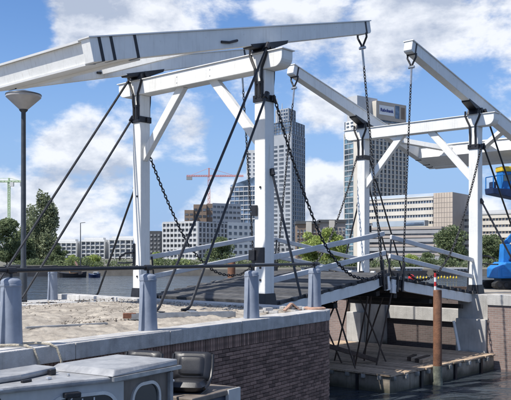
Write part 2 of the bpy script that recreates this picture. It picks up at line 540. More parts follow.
# ------------------------------------------------------------------ water and land
wt = MB(); wt.add([(-900, -60, 0), (900, -60, 0), (900, 160, 0), (-900, 160, 0)], [(0, 1, 2, 3)])
tag(wt.build('water', 'water', loc=(0, 0, WATER)), kind='structure')
gd = MB()
xs = [-4000, 4000]
gd.add([(-4000, 146, -1.75), (4000, 146, -1.75), (4000, 152, -1.25), (-4000, 152, -1.25), (4000, 8000, -1.25), (-4000, 8000, -1.25),
        (-4000, 146, -4), (4000, 146, -4)], [(0, 1, 2, 3), (3, 2, 4, 5), (6, 7, 1, 0)])
tag(gd.build('ground', 'grass'), kind='structure')
qy = MB(); qy.box(-700, 700, 144.6, 146.6, -4, -1.45)
tag(qy.build('far_bank_quay', 'quay'), kind='structure')

# ------------------------------------------------------------------ the near pier: core, kerb, bricks, sand
WD = Vector((.534, .846)).normalized()           # along the near wall
WN = Vector((WD.y, -WD.x))                       # out of it
W0 = Vector((-3.11, 9.88))


def wq(s, q):
    return W0 + WD * s + WN * q


def fillet_path(u_end, r, s0=-9.0, v1=7.4):
    # corner where the wall line meets the pier end
    a = (W0 - O2).dot(U); b = WD.dot(U)
    sc = (u_end - a) / b
    C = W0 + WD * sc
    ang = math.acos(max(-1, min(1, (-WD).dot(V))))
    tl = r / math.tan(ang / 2)
    A = C - WD * tl; B = C + V * tl
    cen = A - WN * r
    a0 = math.atan2((A - cen).y, (A - cen).x); a1 = math.atan2((B - cen).y, (B - cen).x)
    while a1 < a0: a1 += 2 * math.pi
    arc = [cen + Vector((math.cos(a0 + (a1 - a0) * i / 12), math.sin(a0 + (a1 - a0) * i / 12))) * r for i in range(13)]
    vB = (B - O2).dot(V)
    return [W0 + WD * s0] + arc + [B + V * (v1 - vB)], sc


RAD = .9
best = None
for k in range(-20, 20):
    ue = k * .05
    pth, sc_ = fillet_path(ue, RAD)
    mx_ = max(p.x / p.y for p in pth[1:-1])
    e = abs(255 + F * mx_ - 328.5)
    if best is None or e < best[0]: best = (e, ue, pth, sc_)
U_END, PATH, S_CORNER = best[1], best[2], best[3]
print('pier end u', U_END, 'corner s', S_CORNER)
# resample the path by arc length
ACC = [0.0]
for i in range(len(PATH) - 1): ACC.append(ACC[-1] + (PATH[i + 1] - PATH[i]).length)


def on_path(t):
    for i in range(len(PATH) - 1):
        if t <= ACC[i + 1] or i == len(PATH) - 2:
            k = (t - ACC[i]) / (ACC[i + 1] - ACC[i])
            d = (PATH[i + 1] - PATH[i]).normalized()
            return PATH[i] + (PATH[i + 1] - PATH[i]) * k, d


def inset(path, d):
    out = []
    for i, p in enumerate(path):
        a = (path[min(i + 1, len(path) - 1)] - path[max(0, i - 1)]).normalized()
        n = Vector((a.y, -a.x))
        out.append(p - n * d)
    return out


quay = thing('quay_wall', 'dark brick quay wall with grey kerb along the sandy near pier', 'quay wall')
core_p = inset(PATH, .10)
back = bw(-16, 7.3)
poly = [(p.x, p.y) for p in core_p] + [(back.x, back.y)]
c_ = MB(); c_.prism(poly, 'z', -3.6, -.17); c_.build('mortar_core', 'mortar', quay)
# kerb stones
KW = .46
t = .0
ks = []
while t < ACC[-1] - .1:
    L_ = 2.05
    if ACC[1] - 1.2 < t < ACC[-2]: L_ = .62
    n = 1 if t + L_ < ACC[1] or t > ACC[-2] else 5
    t1 = min(t + L_, ACC[-1])
    pts = [t + .006 + (t1 - t - .012) * i / n for i in range(n + 1)]
    mb = MB()
    lo = []; hi = []
    for q in pts:
        p, d = on_path(q); nn = Vector((d.y, -d.x))
        lo.append((p + nn * .02)); hi.append((p - nn * KW))
    pl = [(p.x, p.y) for p in lo] + [(p.x, p.y) for p in reversed(hi)]
    mb.prism(pl, 'z', -.165, .06 + random.uniform(-.004, .004))
    mb.build('kerb_stone', 'kerb', quay, bevel=.012)
    t = t1

# bricks: each one a piece; the ones showing largest are objects of their own
BL, BH, BJ = .212, .058, .010
spots = []
t = 6.0
while t < ACC[-2] + .8:                                 # soldier course
    spots.append((t + BH / 2, -.275, True)); t += BH + BJ
row = 0
z = -.39
while z > -2.75:
    t = 8.0 + (row % 2) * (BL + BJ) / 2
    while t < ACC[-2] + .8:
        spots.append((t + BL / 2, z - BH / 2, False)); t += BL + BJ
    z -= BH + BJ; row += 1


def brick_T(t, z, jit=True):
    p, d = on_path(t)
    n = Vector((d.y, -d.x))
    off = random.uniform(-.003, .004) - .052
    m = Matrix(((d.x, n.x, 0, p.x + n.x * off), (d.y, n.y, 0, p.y + n.y * off), (0, 0, 1, z + random.uniform(-.0015, .0015)), (0, 0, 0, 1)))
    return m


def brick_mesh(a, h, name):
    mb = MB(); e = .004
    x, y = a / 2, .05
    mb.add([(-x, -y, -h / 2), (x, -y, -h / 2), (x, -y, h / 2), (-x, -y, h / 2),
            (-x, y - e, -h / 2), (x, y - e, -h / 2), (x, y - e, h / 2), (-x, y - e, h / 2),
            (-x + e, y, -h / 2 + e), (x - e, y, -h / 2 + e), (x - e, y, h / 2 - e), (-x + e, y, h / 2 - e)],
           [(8, 9, 10, 11)][::-1] + [(4, 5, 9, 8), (5, 6, 10, 9), (6, 7, 11, 10), (7, 4, 8, 11),
            (0, 1, 5, 4), (1, 2, 6, 5), (2, 3, 7, 6), (3, 0, 4, 7)])
    return mb


mb_s = brick_mesh(BL, BH, 'brick'); me_stretch = mb_s.mesh('brick', 'brick')
mb_v = brick_mesh(BH, BL, 'brick_upright'); me_sold = mb_v.mesh('brick_upright', 'brick')


def brick_rank(sp):
    p, d = on_path(sp[0])
    px = 255 + F * p.x / p.y
    py = HZ + F * (CAMZ - sp[1]) / p.y
    hid = px < 90 or (px < 175 and py > 362) or (px < 215 and py > 352 and not sp[2]) or py > 398 or sp[0] > ACC[-2]
    return (1 if hid else 0, p.y)


spots.sort(key=brick_rank)
rest = MB()
for i, sp in enumerate(spots):
    T = brick_T(sp[0], sp[1])
    if i < 298:
        o = link('brick', me_sold if sp[2] else me_stretch, quay)
        o.matrix_local = T
    else:
        src = mb_v if sp[2] else mb_s
        rest.T = T; rest.add(src.v, src.f)
rest.T = Matrix.Identity(4)
rest.build('bricks', 'brick', quay, kind='stuff')

# sand on the pier
NS, NQ = 380, 150
sd = MB(); vs = []; fs = []
for i in range(NS + 1):
    for j in range(NQ + 1):
        u = -15 + (U_END - .25 + 15) * i / NS
        # from the kerb's back edge to the concrete strip on the far side
        a = (W0 - O2)
        s = (u - a.dot(U)) / WD.dot(U)
        pf = W0 + WD * s
        v0 = (pf - O2).dot(V) + KW + .02
        if u > U_END - 1.6: v0 += max(0, (u - (U_END - 1.6))) * .35
        v = v0 + (5.05 - v0) * j / NQ
        p = bw(u, v)
        edge = min(1, min(j, NQ - j) / 10)
        endf = min(1, max(0, (-.6 - u)) / 2.2)
        m_ = noise.fractal(Vector((p.x * .55, p.y * .55, 3.1)), 1.0, 2.0, 4)
        f_ = noise.fractal(Vector((p.x * 3.2, p.y * 3.2, 1.7)), .9, 2.1, 4)
        g_ = noise.noise(Vector((p.x * 6.0, p.y * 6.0, 4.4))); h_ = noise.noise(Vector((p.x * 12.0, p.y * 12.0, 8.4)))
        z = -.005 + edge * endf * max(-.02, .045 + .07 * m_) * (1 - .75 * max(0, j / NQ - .35)) + (.034 * f_ + .030 * abs(g_) + .022 * h_) * (.35 + .65 * endf)
        if j > NQ * .8: z -= .13 * (j - NQ * .8) / (NQ * .2)
        vs.append((p.x, p.y, z))
for i in range(NS):
    for j in range(NQ):
        a = i * (NQ + 1) + j
        fs.append((a, a + NQ + 1, a + NQ + 2, a + 1))
sd.add(vs, fs)
tag(sd.build('pier_ground', 'sand', smooth=True), kind='structure')
strip = thing('concrete_apron', 'pale concrete strip with dark drain slots along the water side of the sandy pier', 'concrete strip', (O2.x, O2.y, 0), ANG)
for k in range(9):
    x0 = -15.5 + k * 1.78
    b = MB(); b.box(x0 + .006, x0 + 1.77, 4.85, 7.42, -.6, -.085 + random.uniform(-.004, .004)); b.build('slab', 'concrete', strip, bevel=.015)
for (x, y) in ((-2.6, 5.75), (-1.35, 5.75), (-4.4, 5.8)):
    b = MB()
    for k in range(3): b.box(x + k * .17, x + k * .17 + .12, y, y + .3, -.086, -.068)
    b.build('drain_slot', 'black', strip, kind='stuff')
# loose stones
st = MB()
for k in range(3800):
    u = random.uniform(-9, -.2); v = random.uniform(-1.4, 4.9) if random.random() < .8 else random.uniform(-1.5, 0)
    if (bw(u, v) - W0).dot(WN) > -KW - .1: continue
    p = bw(u, v); r = random.choice((.006, .009, .013, .018, .024)) * random.uniform(.7, 1.2) * (1.4 if random.random() < .1 else 1)
    m_ = noise.fractal(Vector((p.x * .55, p.y * .55, 3.1)), 1.0, 2.0, 4)
    zz = .03 + (.06 * max(0, m_) if u < -1.5 else 0)
    vv = [(p.x + r * random.uniform(.7, 1.2) * x, p.y + r * random.uniform(.7, 1.2) * y, zz + r * .7 * z) for x, y, z in
          ((1, 0, 0), (0, 1, 0), (-1, 0, 0), (0, -1, 0), (.2, .1, 1), (0, 0, -1))]
    st.add(vv, [(0, 1, 4), (1, 2, 4), (2, 3, 4), (3, 0, 4), (1, 0, 5), (2, 1, 5), (3, 2, 5), (0, 3, 5)])
tag(st.build('pebbles', 'stone'), 'scattered pebbles and rubble on the pale sand of the near pier', None, None, 'stuff')

# ------------------------------------------------------------------ the portals
def make_portal():
    root = thing('portal_frame', 'nearer white timber portal of the drawbridge, standing on the sandy pier', 'bridge portal', (O2.x, O2.y, 0), ANG, 'drawbridge portals')
    for k, y in enumerate((0, W)):
        p = MB(); p.box(-.175, .175, y - .175, y + .175, .24, 5.78)
        po = p.build('post', 'white', root, bevel=.022)
        s = MB(); s.hexa([(-.23, y - .23, -.03), (.23, y - .23, -.03), (.23, y + .23, -.03), (-.23, y + .23, -.03)],
                         [(-.195, y - .195, .29), (.195, y - .195, .29), (.195, y + .195, .29), (-.195, y + .195, .29)])
        s.build('base_shoe', 'black', po, bevel=.012)
        b = MB(); b.box(-.205, .205, y - .205, y + .205, 5.00, 5.17); b.box(.0, .05, y - .26, y - .20, 5.02, 5.15)
        b.build('band', 'black', po, bevel=.01)
        # forked straps either side of the beam end
        for sx in (-1, 1):
            x = sx * .225
            for sy in (-1, 1):
                m_ = MB()
                pts = [(x, y + sy * .27, 6.33), (x, y + sy * .27, 6.16), (x, y + sy * .20, 6.00), (x, y + sy * .11, 5.82), (x, y + sy * .10, 5.60),
                       (sx * .20, y + sy * .10, 5.42), (sx * .20, y + sy * .10, 5.10)]
                m_.tube(pts, .036, 6); m_.build('fork_strap', 'black', po)
        m_ = MB(); m_.box(-.215, -.176, y - .13, y + .13, 5.44, 5.50); m_.box(-.212, -.176, y - .03, y + .03, 5.1, 5.45)
        m_.build('strap_plate', 'black', po)
        # saddle and axle on top of the beam
        a = MB(); a.prism([(-.30, 6.20), (.30, 6.20), (.17, 6.40), (-.17, 6.40)], 'y', y - .20, y + .20)
        ao = a.build('saddle', 'black', root, bevel=.01)
        a = MB(); a.tube([(0, y - .26, 6.36), (0, y + .26, 6.36)], .075, 12); a.build('axle', 'black', ao, smooth=True)
        for zz in (.62, .92, 2.9):
            bt = MB(); bt.tube([(-.20, y - .03, zz), (-.172, y - .03, zz)], .028, 8); bt.build('bolt', 'black', po)
        if k == 0:
            h = MB(); h.box(-.21, -.176, y - .17, y + .18, 1.04, 1.42); h.box(-.26, -.20, y + .10, y + .30, 1.10, 1.36); h.build('hinge_plate', 'black', po, bevel=.01)
            h = MB(); h.box(-.24, -.176, y + .06, y + .22, 2.20, 2.46); h.build('junction_box', 'black', po, bevel=.01)
        else:
            h = MB(); h.box(-.205, -.176, y + .05, y + .15, .92, 1.56); h.build('hinge_plate', 'black', po, bevel=.01)
            h = MB(); h.tube([(-.2, y + .1, 1.30), (-.3, y + .35, 1.28), (-.36, y + .52, 1.18), (-.33, y + .58, 1.10)], .03, 6)
            h.tube([(-.2, y + .1, 1.02), (-.3, y + .35, 1.00), (-.3, y + .7, 1.0)], .022, 6); h.build('latch_arm', 'black', po)
    # cross beam with rounded lower ends
    def end(y, s):
        out = []
        for i in range(7):
            a = math.pi / 2 * i / 6
            out.append((y - s * .24 + s * .24 * math.cos(a), 5.78 + .24 - .24 * math.sin(a)))
        return out
    y0, y1 = -.74, W + .78
    pl = [(y0, 6.18)] + list(end(y0, -1)) + list(reversed(end(y1, 1))) + [(y1, 6.18)]
    b = MB(); b.prism(pl, 'x', -.205, .205)
    bo = b.build('cross_beam', 'white', root, bevel=.015)
    b = MB(); b.box(-.24, .24, y0 - .05, y1 + .05, 6.18, 6.205); b.build('cap_board', 'white_clean', bo, bevel=.006)
    for y in (1.72, W - 1.72):
        for zz in (5.90, 6.06):
            bt = MB(); bt.tube([(-.218, y, zz), (-.200, y, zz)], .018, 8); bt.build('bolt', 'white_clean', bo)
    for (y, s) in ((0, 1), (W, -1)):
        k = MB()
        k.bar((0, y + s * .10, 3.98), (0, y + s * 1.78, 5.84), .17, .24, (1, 0, 0) if False else (0, -s * 1, 1))
        k.build('knee_brace', 'white', root, bevel=.015)
    # stay rods
    def rod(p, q, foot=None, r=.032):
        m_ = MB(); p = Vector(p); q = Vector(q)
        d = (p - q).normalized()
        path = [p, q + d * .12]
        if foot is not None:
            f = Vector(foot)
            path += [q + d * .05 + f * .02, q + f * .10, q + f * .22]
        m_.tube(path, r, 8)
        ro = m_.build('stay_rod', 'rod', root, smooth=True)
        e = MB(); e.tube([p - d * .02, p + d * .14], r * 2.1, 8); e.build('rod_eye', 'black', ro)
        if foot is not None:
            e = MB(); e.box(q.x - .12, q.x + .12, q.y - .10, q.y + .10, q.z - .03, q.z - .005); e.build('foot_plate', 'black', ro)
        return ro
    rod((-.22, -.27, 6.27), (-3.9, -.50, .07), (-1, 0, 0))
    rod((-.20, -.22, 5.08), (-3.05, -.55, .07), (-1, 0, 0))
    rod((-.22, W + .27, 6.27), (-4.55, W + .55, .07), (-1, 0, 0))
    rod((-.20, W + .22, 5.08), (-3.55, W + .55, .07), (-1, 0, 0))
    rod((.06, -.22, 3.22), (.02, -1.18, .12), None)
    rod((-.06, W + .22, 3.15), (-.10, W + 1.95, .0), (0, 1, 0))
    return root


portal = make_portal()
FL = bw(LEN, W)


def far_copy(src, label):
    c = copy_tree(src)
    c.location = (FL.x, FL.y, src.location.z + FAR_DZ)
    c.rotation_euler = (0, 0, ANG + math.pi)
    c['label'] = label
    return c


far_copy(portal, 'farther white timber portal of the drawbridge, in front of the beige sign tower')

# ------------------------------------------------------------------ the balance beams
TILT = math.atan(.254)


def make_balance():
    root = thing('balance_beam', 'nearer white balance beam reaching over the sand to the lamp post', 'balance beam', (O2.x, O2.y, 0), ANG, 'drawbridge balance beams')
    T = Matrix.Translation((0, 0, 6.64)) @ Matrix.Rotation(-TILT, 4, 'Y')
    xr, xt = -5.47, 4.56
    for y in (0, W):
        a = MB(T)
        a.prism([(xr, -.24), (-4.0, -.235), (0, -.205), (xt - .05, -.165), (xt, -.12), (xt, .165), (0, .205), (xr, .24)], 'y', y - .145, y + .145)
        ao = a.build('arm', 'white', root, bevel=.012)
        c = MB(T); c.prism([(xr - .03, .24), (0, .205), (xt + .03, .165), (xt + .03, .19), (0, .23), (xr - .03, .265)], 'y', y - .18, y + .18)
        c.build('cap_board', 'white_clean', ao)
        for x in (-5.23, -4.93, -4.30):
            s = MB(T); h = .243
            s.box(x - .035, x + .035, y - .155, y + .155, -h, h - .004); s.build('strap', 'black', ao)
        s = MB(T); s.box(4.29, 4.36, y - .155, y + .155, -.178, .165); s.build('tip_strap', 'black', ao)
        s = MB(T); s.prism([(-.72, -.17), (.72, -.16), (.66, -.24), (.2, -.31), (-.2, -.31), (-.66, -.25)], 'y', y - .16, y + .16)
        s.build('pivot_plate', 'black', ao, bevel=.008)
        for x in (-3.6, -2.9, -2.2, -.9, .9, 1.9, 2.9, 3.8):
            bt = MB(T); bt.tube([(x, y - .152, .07), (x, y + .152, .07)], .018, 8); bt.build('bolt', 'white_clean', ao)
        s = MB(T); s.tube([(-1.75, y - .17, -.06), (-1.5, y - .19, -.09), (-1.2, y - .17, -.06)], .03, 6); s.build('grab_handle', 'black', ao)
    # clevises hang plumb under the tips
    tipx = 4.32 * math.cos(TILT); tipz = 6.64 + 4.32 * math.sin(TILT)
    for y in (0, W):
        s = MB()
        for dy in (-.15, .15):
            s.tube([(tipx, y + dy, tipz - .14), (tipx + .02, y + dy, tipz - .26), (tipx + .03, y + dy * .25, tipz - .46), (tipx + .03, y + dy * .2, tipz - .58)], .03, 6)
        so = s.build('clevis', 'black', root)
        s = MB(); s.tube([(tipx + .03, y - .10, tipz - .55), (tipx + .03, y + .10, tipz - .55)], .045, 8); s.build('pin', 'galv', so)
    c = MB(T); c.box(-5.42, -4.02, .15, W - .15, -.22, .20)
    co = c.build('counterweight', 'white', root, bevel=.012)
    c = MB(T); c.box(-5.50, -3.96, .19, W - .19, .203, .245); c.build('top_plate', 'white_clean', co)
    for (x0, x1) in ((-5.46, -5.20), (-4.30, -4.0)):
        c = MB(T); c.box(x0, x1, .16, W - .16, -.262, -.223); c.build('bottom_flange', 'white_clean', co)
    for (y, s) in ((.13, 1), (W - .13, -1)):
        c = MB(T); c.bar((-2.6, y, 0), (-4.05, y + s * 1.5, 0), .18, .2); c.build('angle_brace', 'white', root, bevel=.01)
    c = MB(T); c.box(-1.62, -1.40, .147, W - .147, -.13, .10); c.build('cross_tie', 'white', root, bevel=.01)
    return root


balance = make_balance()
far_copy(balance, 'farther white balance beam slanting down towards the blue lift machine')

# ------------------------------------------------------------------ the leaves
LT = math.atan(.125)


def make_leaf():
    root = thing('bridge_leaf', 'nearer half of the drawbridge deck, rising from the sandy pier', 'bridge deck', (O2.x, O2.y, 0), ANG, 'drawbridge leaves')
    T = Matrix.Translation((.34, 0, .06)) @ Matrix.Rotation(-LT, 4, 'Y')
    L_ = 5.20
    for y in (-.04, W + .04):
        g = MB(T); g.prism([(0, -.088), (0, -.33), (.3, -.39), (L_ - .9, -.39), (L_ - .5, -.33), (L_ - .05, -.37), (L_ - .05, -.088)], 'y', y - .07, y + .07)
        g.build('side_girder', 'white', root, bevel=.01)
    k = 0; x = .10
    while x < L_ - .1:
        j = MB(T); j.box(x, x + .15, -.17 + random.uniform(-.03, .03), W + .24 + random.uniform(-.03, .03), -.083, .009)
        j.build('cross_joist', 'joist', root, bevel=.008); x += .52
    n = 22
    for k in range(n):
        x0 = L_ * k / n
        j = MB(T); d = random.uniform(-.004, .004)
        j.box(x0 + .006, x0 + L_ / n - .006, -.10 + random.uniform(-.02, .02), W + .10 + random.uniform(-.02, .02), -.073 + d, d)
        j.build('plank', 'deck', root)
    for y in (1.2, 2.4, 3.5):
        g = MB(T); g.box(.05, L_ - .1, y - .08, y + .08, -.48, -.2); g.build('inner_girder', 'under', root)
    for x in (.5, 2.6, 4.7):
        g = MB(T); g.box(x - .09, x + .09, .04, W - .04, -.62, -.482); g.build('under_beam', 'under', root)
    for y, in ((.02,), (W - .02,)):
        s = -1 if y < 1 else 1
        for (z0, z1) in ((1.10, 1.17), (.53, .60)):
            h = MB(T); h.bar((-.10, y, z0), (L_, y, z1), .075, .145); h.build('handrail', 'rail', root, bevel=.02)
        q = MB(T); q.tube([(L_ - .12, y - s * .06, -.05), (L_ - .12, y - s * .06, 1.16)], .028, 8); q.build('rail_stanchion', 'rod', root)
        q = MB(T); q.tube([(.12, y - s * .06, -.05), (.12, y - s * .06, 1.12)], .025, 8); q.build('rail_stanchion', 'rod', root)
        # meeting irons at the toe of the leaf
        w_ = MB(T); w_.box(L_ - .28, L_ - .06, y + s * .10 - .05, y + s * .10 + .05, -.50, -.24); w_.build('toe_block', 'white_clean', root, bevel=.01)
        i_ = MB(T); i_.box(L_ - .62, L_ - .36, y + s * .13 - .06, y + s * .13 + .06, -.30, -.02)
        i_.box(L_ - .54, L_ - .46, y + s * .21 - .03, y + s * .21 + .03, -.42, .45)
        i_.box(L_ - .34, L_ - .26, y + s * .16 - .03, y + s * .16 + .03, -.45, .12); i_.build('chain_plate', 'black', root, bevel=.006)
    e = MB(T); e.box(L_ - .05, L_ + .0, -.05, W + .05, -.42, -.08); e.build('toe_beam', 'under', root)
    for k in range(3):
        e = MB(T); y = .45 + .42 * k
        e.box(L_ - .02, L_ + .06, y, y + .14, -.40, .03); e.build('toe_plate', 'black' if k % 2 else 'white_clean', root)
    return root


leaf = make_leaf()
far_copy(leaf, 'farther half of the drawbridge deck, sloping down to the brick abutment')

# ------------------------------------------------------------------ chains
def spline(pts, n):
    pts = [Vector(p) for p in pts]
    P = [pts[0] * 2 - pts[1]] + pts + [pts[-1] * 2 - pts[-2]]
    out = []
    for i in range(1, len(P) - 2):
        for k in range(n):
            t = k / n
            a, b, c, d = P[i - 1], P[i], P[i + 1], P[i + 2]
            out.append(.5 * ((2 * b) + (c - a) * t + (2 * a - 5 * b + 4 * c - d) * t * t + (3 * b - a - 3 * c + d) * t ** 3))
    out.append(pts[-1])
    return out


def chain(root, pts, pitch=.088, wd=.062, r=.0145):
    path = spline(pts, 24)
    acc = [0]
    for i in range(len(path) - 1): acc.append(acc[-1] + (path[i + 1] - path[i]).length)
    n = max(2, int(acc[-1] / pitch))
    mb = MB(); i = 0
    for k in range(n + 1):
        s = acc[-1] * k / n
        while i < len(path) - 2 and acc[i + 1] < s: i += 1
        p = path[i] + (path[i + 1] - path[i]) * ((s - acc[i]) / max(1e-6, acc[i + 1] - acc[i]))
        tg = (path[i + 1] - path[i]).normalized()
        a = tg.cross(Vector((.3, .9, .2))).normalized(); b = tg.cross(a).normalized()
        nn = a if k % 2 else b; oo = b if k % 2 else a
        vs = []; fs = []; K = 8
        for q in range(K):
            th = 2 * math.pi * q / K
            c = p + tg * (pitch * .68) * math.cos(th) + nn * (wd / 2) * math.sin(th)
            rad = (tg * math.cos(th) + nn * math.sin(th)).normalized()
            vs += [c + rad * r, c + oo * r, c - rad * r, c - oo * r]
        for q in range(K):
            for e in range(4):
                A = q * 4 + e; B = q * 4 + (e + 1) % 4; C = ((q + 1) % K) * 4 + (e + 1) % 4; D = ((q + 1) % K) * 4 + e
                fs.append((A, B, C, D))
        mb.add(vs, fs)
    mb.build('chain_links', 'chain', root, kind='stuff')


tipx = 4.32 * math.cos(TILT) + .03; tipz = 6.64 + 4.32 * math.sin(TILT) - .60


def lift_chain(y, s, label):
    root = thing('lift_chain', label, 'chain', (O2.x, O2.y, 0), ANG, 'chains the balance beams lift the deck by')
    top = Vector((tipx, y, tipz)); bot = Vector((4.95, y + s * .16, .95))
    up = (top - bot).normalized()
    chain(root, [top - up * .5, (top + bot) / 2 + Vector((.01, 0, 0)), bot + up * .05])
    m_ = MB(); m_.tube([top + up * .03, top - up * .5], .032, 8); m_.build('turnbuckle', 'galv', root)
    m_ = MB(); m_.tube([bot + up * .12, bot - up * .30], .04, 8); m_.build('shackle', 'black', root)
    return root


def slack_chain(y, s, label):
    root = thing('safety_chain', label, 'chain', (O2.x, O2.y, 0), ANG, 'slack chains from the posts to the deck')
    yy = y + s * .26
    chain(root, [(.12, yy, 5.02), (.62, yy, 3.95), (1.41, yy, 2.53), (2.18, yy, 1.45), (3.2, yy, .72), (4.2, yy, .56), (4.80, yy, .74)], .098, .070, .0165)
    m_ = MB(); m_.tube([(.04, yy, 5.16), (.13, yy, 4.98)], .04, 8); m_.build('shackle', 'black', root)
    return root


lc_a = lift_chain(0, -1, 'taut chain hanging from the long beam tip at the top, near side')
lc_b = lift_chain(W, 1, 'taut chain behind the left half of the nearer portal beam')
far_copy(lc_b, 'taut chain hanging from the tip that points up at right of centre')
far_copy(lc_a, 'taut chain in front of the glass tower, from the lower middle beam tip')
sc_a = slack_chain(0, -1, 'slack chain sagging from the nearest post to the deck peak')
sc_b = slack_chain(W, 1, 'slack chain sagging from the left post before the white grid office')
far_copy(sc_b, 'slack chain sagging from the rightmost post to the deck peak')
far_copy(sc_a, 'slack chain sagging from the post beside the beige sign tower')

# ------------------------------------------------------------------ railing and bollards of the near pier
def bollard_prof(h):
    pr = [(.155, 0), (.15, .05), (.140, .30), (.132, h - .12)]
    pr += [(.140, h - .115), (.140, h - .095), (.132, h - .09)]
    for i in range(5):
        a = math.pi / 2 * (i + .5) / 5
        pr.append((.132 * math.cos(a) + .0, h - .055 + .055 * math.sin(a)))
    return pr


def make_bollard(label, loc, rz):
    root = thing('bollard', label, 'bollard', loc, rz, 'grey blue bollards along the pier edges')
    b = MB(); b.lathe(bollard_prof(.90), 24); b.build('shaft', 'bollard', root, smooth=True)
    # the curved flange that sweeps down the side
    f = MB()
    prof = [(.0, .88), (.08, .87), (.125, .82), (.148, .72), (.165, .45), (.20, .0)]
    lo = [(-.195 + .10, 0)]
    poly = [(x, z) for x, z in prof] + [(-.02, 0)]
    f.prism([(-x, z) for x, z in poly], 'y', -.028, .028)
    f.build('flange', 'bollard', root, bevel=.01)
    f = MB(); f.tube([(0, 0, .88), (0, 0, .99)], .022, 8); f.build('rail_stem', 'rod', root)
    return root


wang = math.atan2(WD.y, WD.x)
spots_b = [(10.5, 346), (147.5, 330), (251, 318), (314, 309)]
labs = ['grey blue bollard at the left edge, above the moored cabin boat',
        'grey blue bollard second along the brick wall, in front of the sand',
        'grey blue bollard standing before the nearest white portal post',
        'grey blue bollard on an orange ring at the rounded pier corner']
b0 = None
pts_rail = []
for i, ((x, y), lb) in enumerate(zip(spots_b, labs)):
    p = at(x, y, .06)
    if b0 is None:
        b0 = make_bollard(lb, (p.x, p.y, .055), wang); o = b0
    else:
        o = copy_tree(b0); o.location = (p.x, p.y, .055); o['label'] = lb
    pts_rail.append((p.x, p.y, 1.045))
p = pts_rail[3]
rg = MB(); rg.lathe([(.25, 0), (.25, .03), (.20, .055), (.16, .055)], 20); rg.build('base_ring', 'terra', o, smooth=True)
p0 = Vector(pts_rail[0]) + (Vector(pts_rail[0]) - Vector(pts_rail[1])) * 2.2
rl = thing('pipe_railing', 'black pipe rail running above the four bollards beside the brick wall', 'railing', (0, 0, 0))
m_ = MB(); m_.tube([p0] + pts_rail + [Vector(pts_rail[3]) + Vector((.12, .35, .0))], .030, 10)
m_.build('pipe', 'black', rl, smooth=True)
for q in pts_rail:
    m_ = MB(); m_.tube([(q[0] - WD.x * .07, q[1] - WD.y * .07, q[2] - .002), (q[0] + WD.x * .07, q[1] + WD.y * .07, q[2] - .002)], .046, 10); m_.build('collar', 'black', rl)
# water side
fb = []
for (u, lb) in ((-1.34, 'pale bollard beyond the sand, against the water'), (2.0, None), (-4.9, None)):
    q = bw(u, 7.15)
    if lb:
        o = copy_tree(b0); o.location = (q.x, q.y, -.10); o['label'] = lb
    fb.append(q)
rl2 = thing('pipe_railing', 'thin dark pipe rail over the water side bollard beyond the sand', 'railing', (0, 0, 0))
a, b = bw(-9.0, 7.15), bw(-.05, 7.15)
m_ = MB(); m_.tube([(a.x, a.y, .88), (b.x, b.y, .88)], .03, 8); m_.build('pipe', 'rod', rl2, smooth=True)
for u in (-6.4,):
    q = bw(u, 7.15)
    m_ = MB(); m_.tube([(q.x, q.y, -.12), (q.x, q.y, .88)], .028, 8); m_.build('stem', 'rod', rl2)

# ------------------------------------------------------------------ lamp post
lp = far(23, 22.0)
LZ = zat(95.5, 22)
lamp = thing('lamp_post', 'dark grey lamp post with upturned cone lantern beside the left edge', 'street lamp', (lp.x, lp.y, -.05))
m_ = MB(); m_.lathe([(.10, 0), (.10, .9), (.072, 1.0), (.062, LZ - .38)], 16); m_.build('pole', 'lamp_grey', lamp, smooth=True)
m_ = MB(); m_.lathe([(.05, LZ - .42), (.11, LZ - .36), (.12, LZ - .33)], 16); m_.build('collar', 'lamp_grey', lamp, smooth=True)
m_ = MB(); m_.lathe([(.115, LZ - .33), (.47, LZ + .0), (.475, LZ + .06)], 28)
m_.build('lamp_shade', 'frosted', lamp, smooth=True)
m_ = MB(); m_.lathe([(.485, LZ + .055), (.475, LZ + .085), (.30, LZ + .135), (.10, LZ + .185), (.05, LZ + .20)], 28); m_.build('lamp_cap', 'lamp_grey', lamp, smooth=True)

# ------------------------------------------------------------------ clutter on the pier
def clutter_box(name, label, cat, p, rz, dims, mat, z=0.02, bev=.008):
    r = thing(name, label, cat, (p.x, p.y, z), rz)
    b = MB(); x, y, h = dims; b.box(-x / 2, x / 2, -y / 2, y / 2, 0, h); return r, b


p = at(129, 319, .05)
r, b = clutter_box('loose_brick', 'single rust brown brick lying on the sand beside the second bollard', 'brick', p, .2, (.24, .11, .10), 'terra', .06)
b.build('body', pmat('rust_brown_brick', (.23, .10, .06), .85, .2, 12, bump=.5), r, bevel=.008)
p = at(183, 319, .03)
r, b = clutter_box('steel_channel', 'grey steel channel lying on the sand by the kerb', 'steel channel', p, .32, (2.0, .04, .03), 'galv', .05)
b.box(-1.0, 1.0, -.11, -.07, 0, .10); b.box(-1.0, 1.0, .07, .11, 0, .10); b.box(-1.0, 1.0, -.07, .07, 0, .012)
b.build('channel', 'galv', r, kind='stuff')
for x in (-.7, .1):
    k = MB(); k.box(x, x + .14, -.16, .16, .104, .128); k.build('clamp', 'galv', r)
p = at(70, 327, .06)
r = thing('flat_bar', 'thin pale metal batten lying on the sand behind the kerb', 'batten', (p.x, p.y, .07), .62)
b = MB(); b.box(-.75, .65, -.035, .035, 0, .03); b.build('batten', 'galv', r)
p = at(280, 312, .03)
r = thing('paver_stack', 'low pile of grey pavers at the foot of the nearest post', 'pavers', (p.x, p.y, .02), .5)
